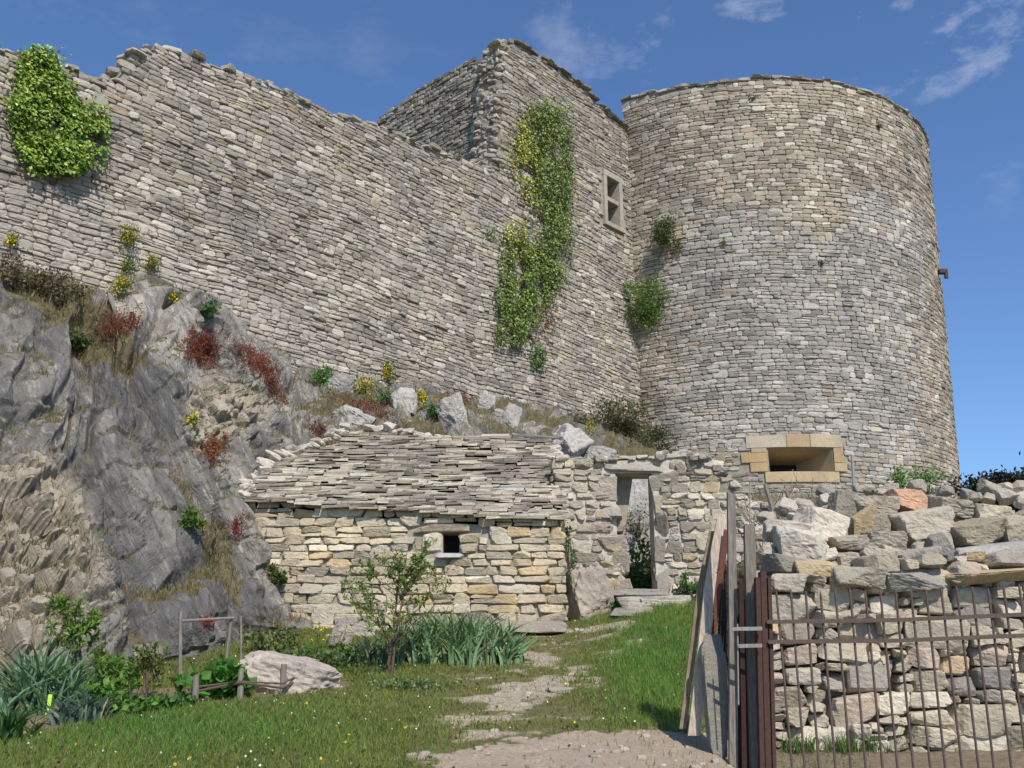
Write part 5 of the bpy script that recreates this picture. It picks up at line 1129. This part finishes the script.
hollow(690, 603, 30, 18, 420, .05, (.06, .15, .03), 'grass tuft at the right foot of the ruined wall', 'weeds', 'weeds')
shrub(pix(641, 568, 18.0), (.30, .3, .42), 700, .09, (.10, .22, .04), 'lush green shrub seen through the doorway', 'shrub', 'shrub', col2=(.10, .20, .04), nst=12)
shrub(pix(637, 525, 18.5), (.30, .2, .35), 260, .06, (.09, .12, .04), 'thin climbing plant on the rock behind the doorway', 'shrub', 'shrub', nst=8)
o = rk1('boulder', pix(645, 520, 19.0), (1.2, .8, 1.9), 3131, (.50, .49, .46), M['rub'], n=26, blocky=.4, rough=.12, cuts=10); tag(o, 'pale whitish rock seen through the doorway', 'rock')
shrub(pix(569, 548, 16.0), (.10, .1, .42), 260, .06, (.07, .15, .035), 'green creeper climbing between the hut corner and the rock outcrop', 'creeper', 'creeper', nst=9)
shrub(pix(683, 583, 16.3), (.13, .08, .14), 150, .06, (.08, .17, .04), 'small green plant on the ruined wall right of the doorway', 'shrub', 'shrub', nst=5)
for (x, y, n, r, lb) in [(322, 642, 34, .22, 'cluster of orange yellow flowers left of the hut foot'), (5, 640, 10, .12, 'few yellow flowers at the far left by the tan rock'), (562, 607, 8, .06, 'tiny yellow flower patch at the hut corner')]:
    c = gpix(x, y+8); e = empty('yellow_flowers', c, lb, 'flowers'); mb = MB(); P = c+RS.normal(0, 1, (n, 3))*np.array([r, r*.5, r*.35])+np.array([0, 0, .18]); leaves(mb, P, .05, (.75, .48, .02), .1, .4, elong=1); mb.build('blossom', M['flower'], e)
    mb = MB(); 
    for p in P: mb.tube([c+(p-c)*np.array([.1, .1, 0])-np.array([0, 0, .03]), c+(p-c)*np.array([.8, .8, .3]), p], .006, 3, (.3, .5, .15))
    mb.tube([c-[r*.25, 0, .03], c, c+[r*.25, 0, -.03]], .02, 5, (.3, .5, .15))
    mb.build('stem', M['twig'], e)
# boulder in the fenced corner
c = gpix(283, 690); o = rk1('boulder', c+np.array([0.02, .15, .10]), (1.12, .8, .52), 909, (.50, .44, .385), M['rub'], n=26, rot=(0, .14, .1), blocky=.45, rough=.10, cuts=9); tag(o, 'low rounded pale pinkish boulder behind the little stake fence', 'boulder')
FEN = empty('stake_fence', gpix(265, 700), 'low fence of short stakes joined by a bent branch before the pale boulder', 'fence')
for x, y0_, y1_ in ((195, 676, 706), (240, 668, 702), (283, 664, 694), (316, 660, 684)):
    c = gpix(x, y1_); mb = MB(); tpz = pix(x, y0_, c[1]); mb.tube([c-[0, 0, .1], (c+tpz)/2+[.005, 0, 0], tpz+[.01, 0, 0]], [.034, .031, .029], 8); mb.build('stake', M['wood'], FEN)
mb = MB(); g0 = [gpix(186, 704), gpix(240, 702), gpix(283, 696), gpix(316, 686)]; hts = [.10, .17, .09, .16]
for dz, rr in ((0, .013), (.035, .010)): mb.tube([g+np.array([0, -.04, h+dz+.015*math.sin(i*2+dz*60)]) for i, (g, h) in enumerate(zip(g0, hts))], rr, 6)
mb.build('branch_rail', M['bark'], FEN)
fr_ = empty('garden_trellis', gpix(205, 700), 'grey wooden three legged trellis standing in front of the rock slab', 'trellis')
Yf = gpix(180, 694)[1]
for (a_, b_, r_, nm) in (((180, 700), (180.5, 611), .018, 'upright'), ((223, 690), (231, 619), .016, 'upright'), ((241, 688), (241, 616), .012, 'upright'), ((180, 621), (234, 618), .016, 'crossbar')):
    mb = MB(); p = pix(*a_, Yf+(.5 if a_[0] > 200 else 0)); q_ = pix(*b_, Yf+(.5 if b_[0] > 200 else 0)); mb.tube([p, (p+q_)/2, q_], r_, 7); mb.build(nm, M['wood'], fr_)
for (x, y, tl, lb) in ((47, 716, .05, 'short lime yellow plant marker among the left iris leaves'), (101, 706, .25, 'lime yellow plant marker leaning beside the green herbs')):
    c = gpix(x, y); mb = MB(); mb.bx(c+np.array([tl*.1, 0, .09]), (.018, .004, .10), (1, 1, 1), np.array(Euler((0, tl, 0)).to_matrix())); o = mb.build('plant_marker', M['label']); tag(o, lb, 'plant marker', 'lime plant markers')
# bed stones, stones along the hut foot
for k, (x, y, w, h, lb) in enumerate([(352, 628, 40, 24, 'grey stone half buried at the left foot of the hut'), (338, 640, 26, 16, 'smaller stone in front of the half buried grey stone'), (596, 612, 40, 8, 'flat pale flagstone at the start of the path'), (560, 690, 20, 6, 'flat pale stone showing in the worn grass of the path')]):
    c = gpix(x, y+h*.3); s = c[1]/1000; o = rk1('field_stone', c+np.array([0, 0, h*s*.15]), (w*s, w*s*.7, h*s), 820+k, (.42, .385, .335), M['rub'], n=16, blocky=.5, rough=.08); tag(o, lb, 'stone')
# grass tufts behind the railing
GT = 'grass tufts behind the railing'
for x, y, n, lb in ((800, 752, 120, 'leftmost green grass tuft at the base of the dry stone wall'), (842, 752, 150, 'tallest green grass tuft behind the railing'), (872, 752, 90, 'small grass tuft right of the tallest tuft behind railing'), (905, 748, 40, 'few green blades right of the small tuft behind railing'), (968, 745, 40, 'tiny green weed at the foot of the large squared stone behind railing')):
    c = gpix(x, y); e = tag(empty('grass_tuft', c), lb, 'grass tuft', GT); mb = MB(); P = c+RS.normal(0, 1, (n, 3))*np.array([.10, .06, 0]); P[:, 2] = gz(P[:, 0], P[:, 1]); blades(mb, P, .20, .010, .7, (.085, .155, .035), .2, seg=3); mb.build('foliage', M['grass'], e)
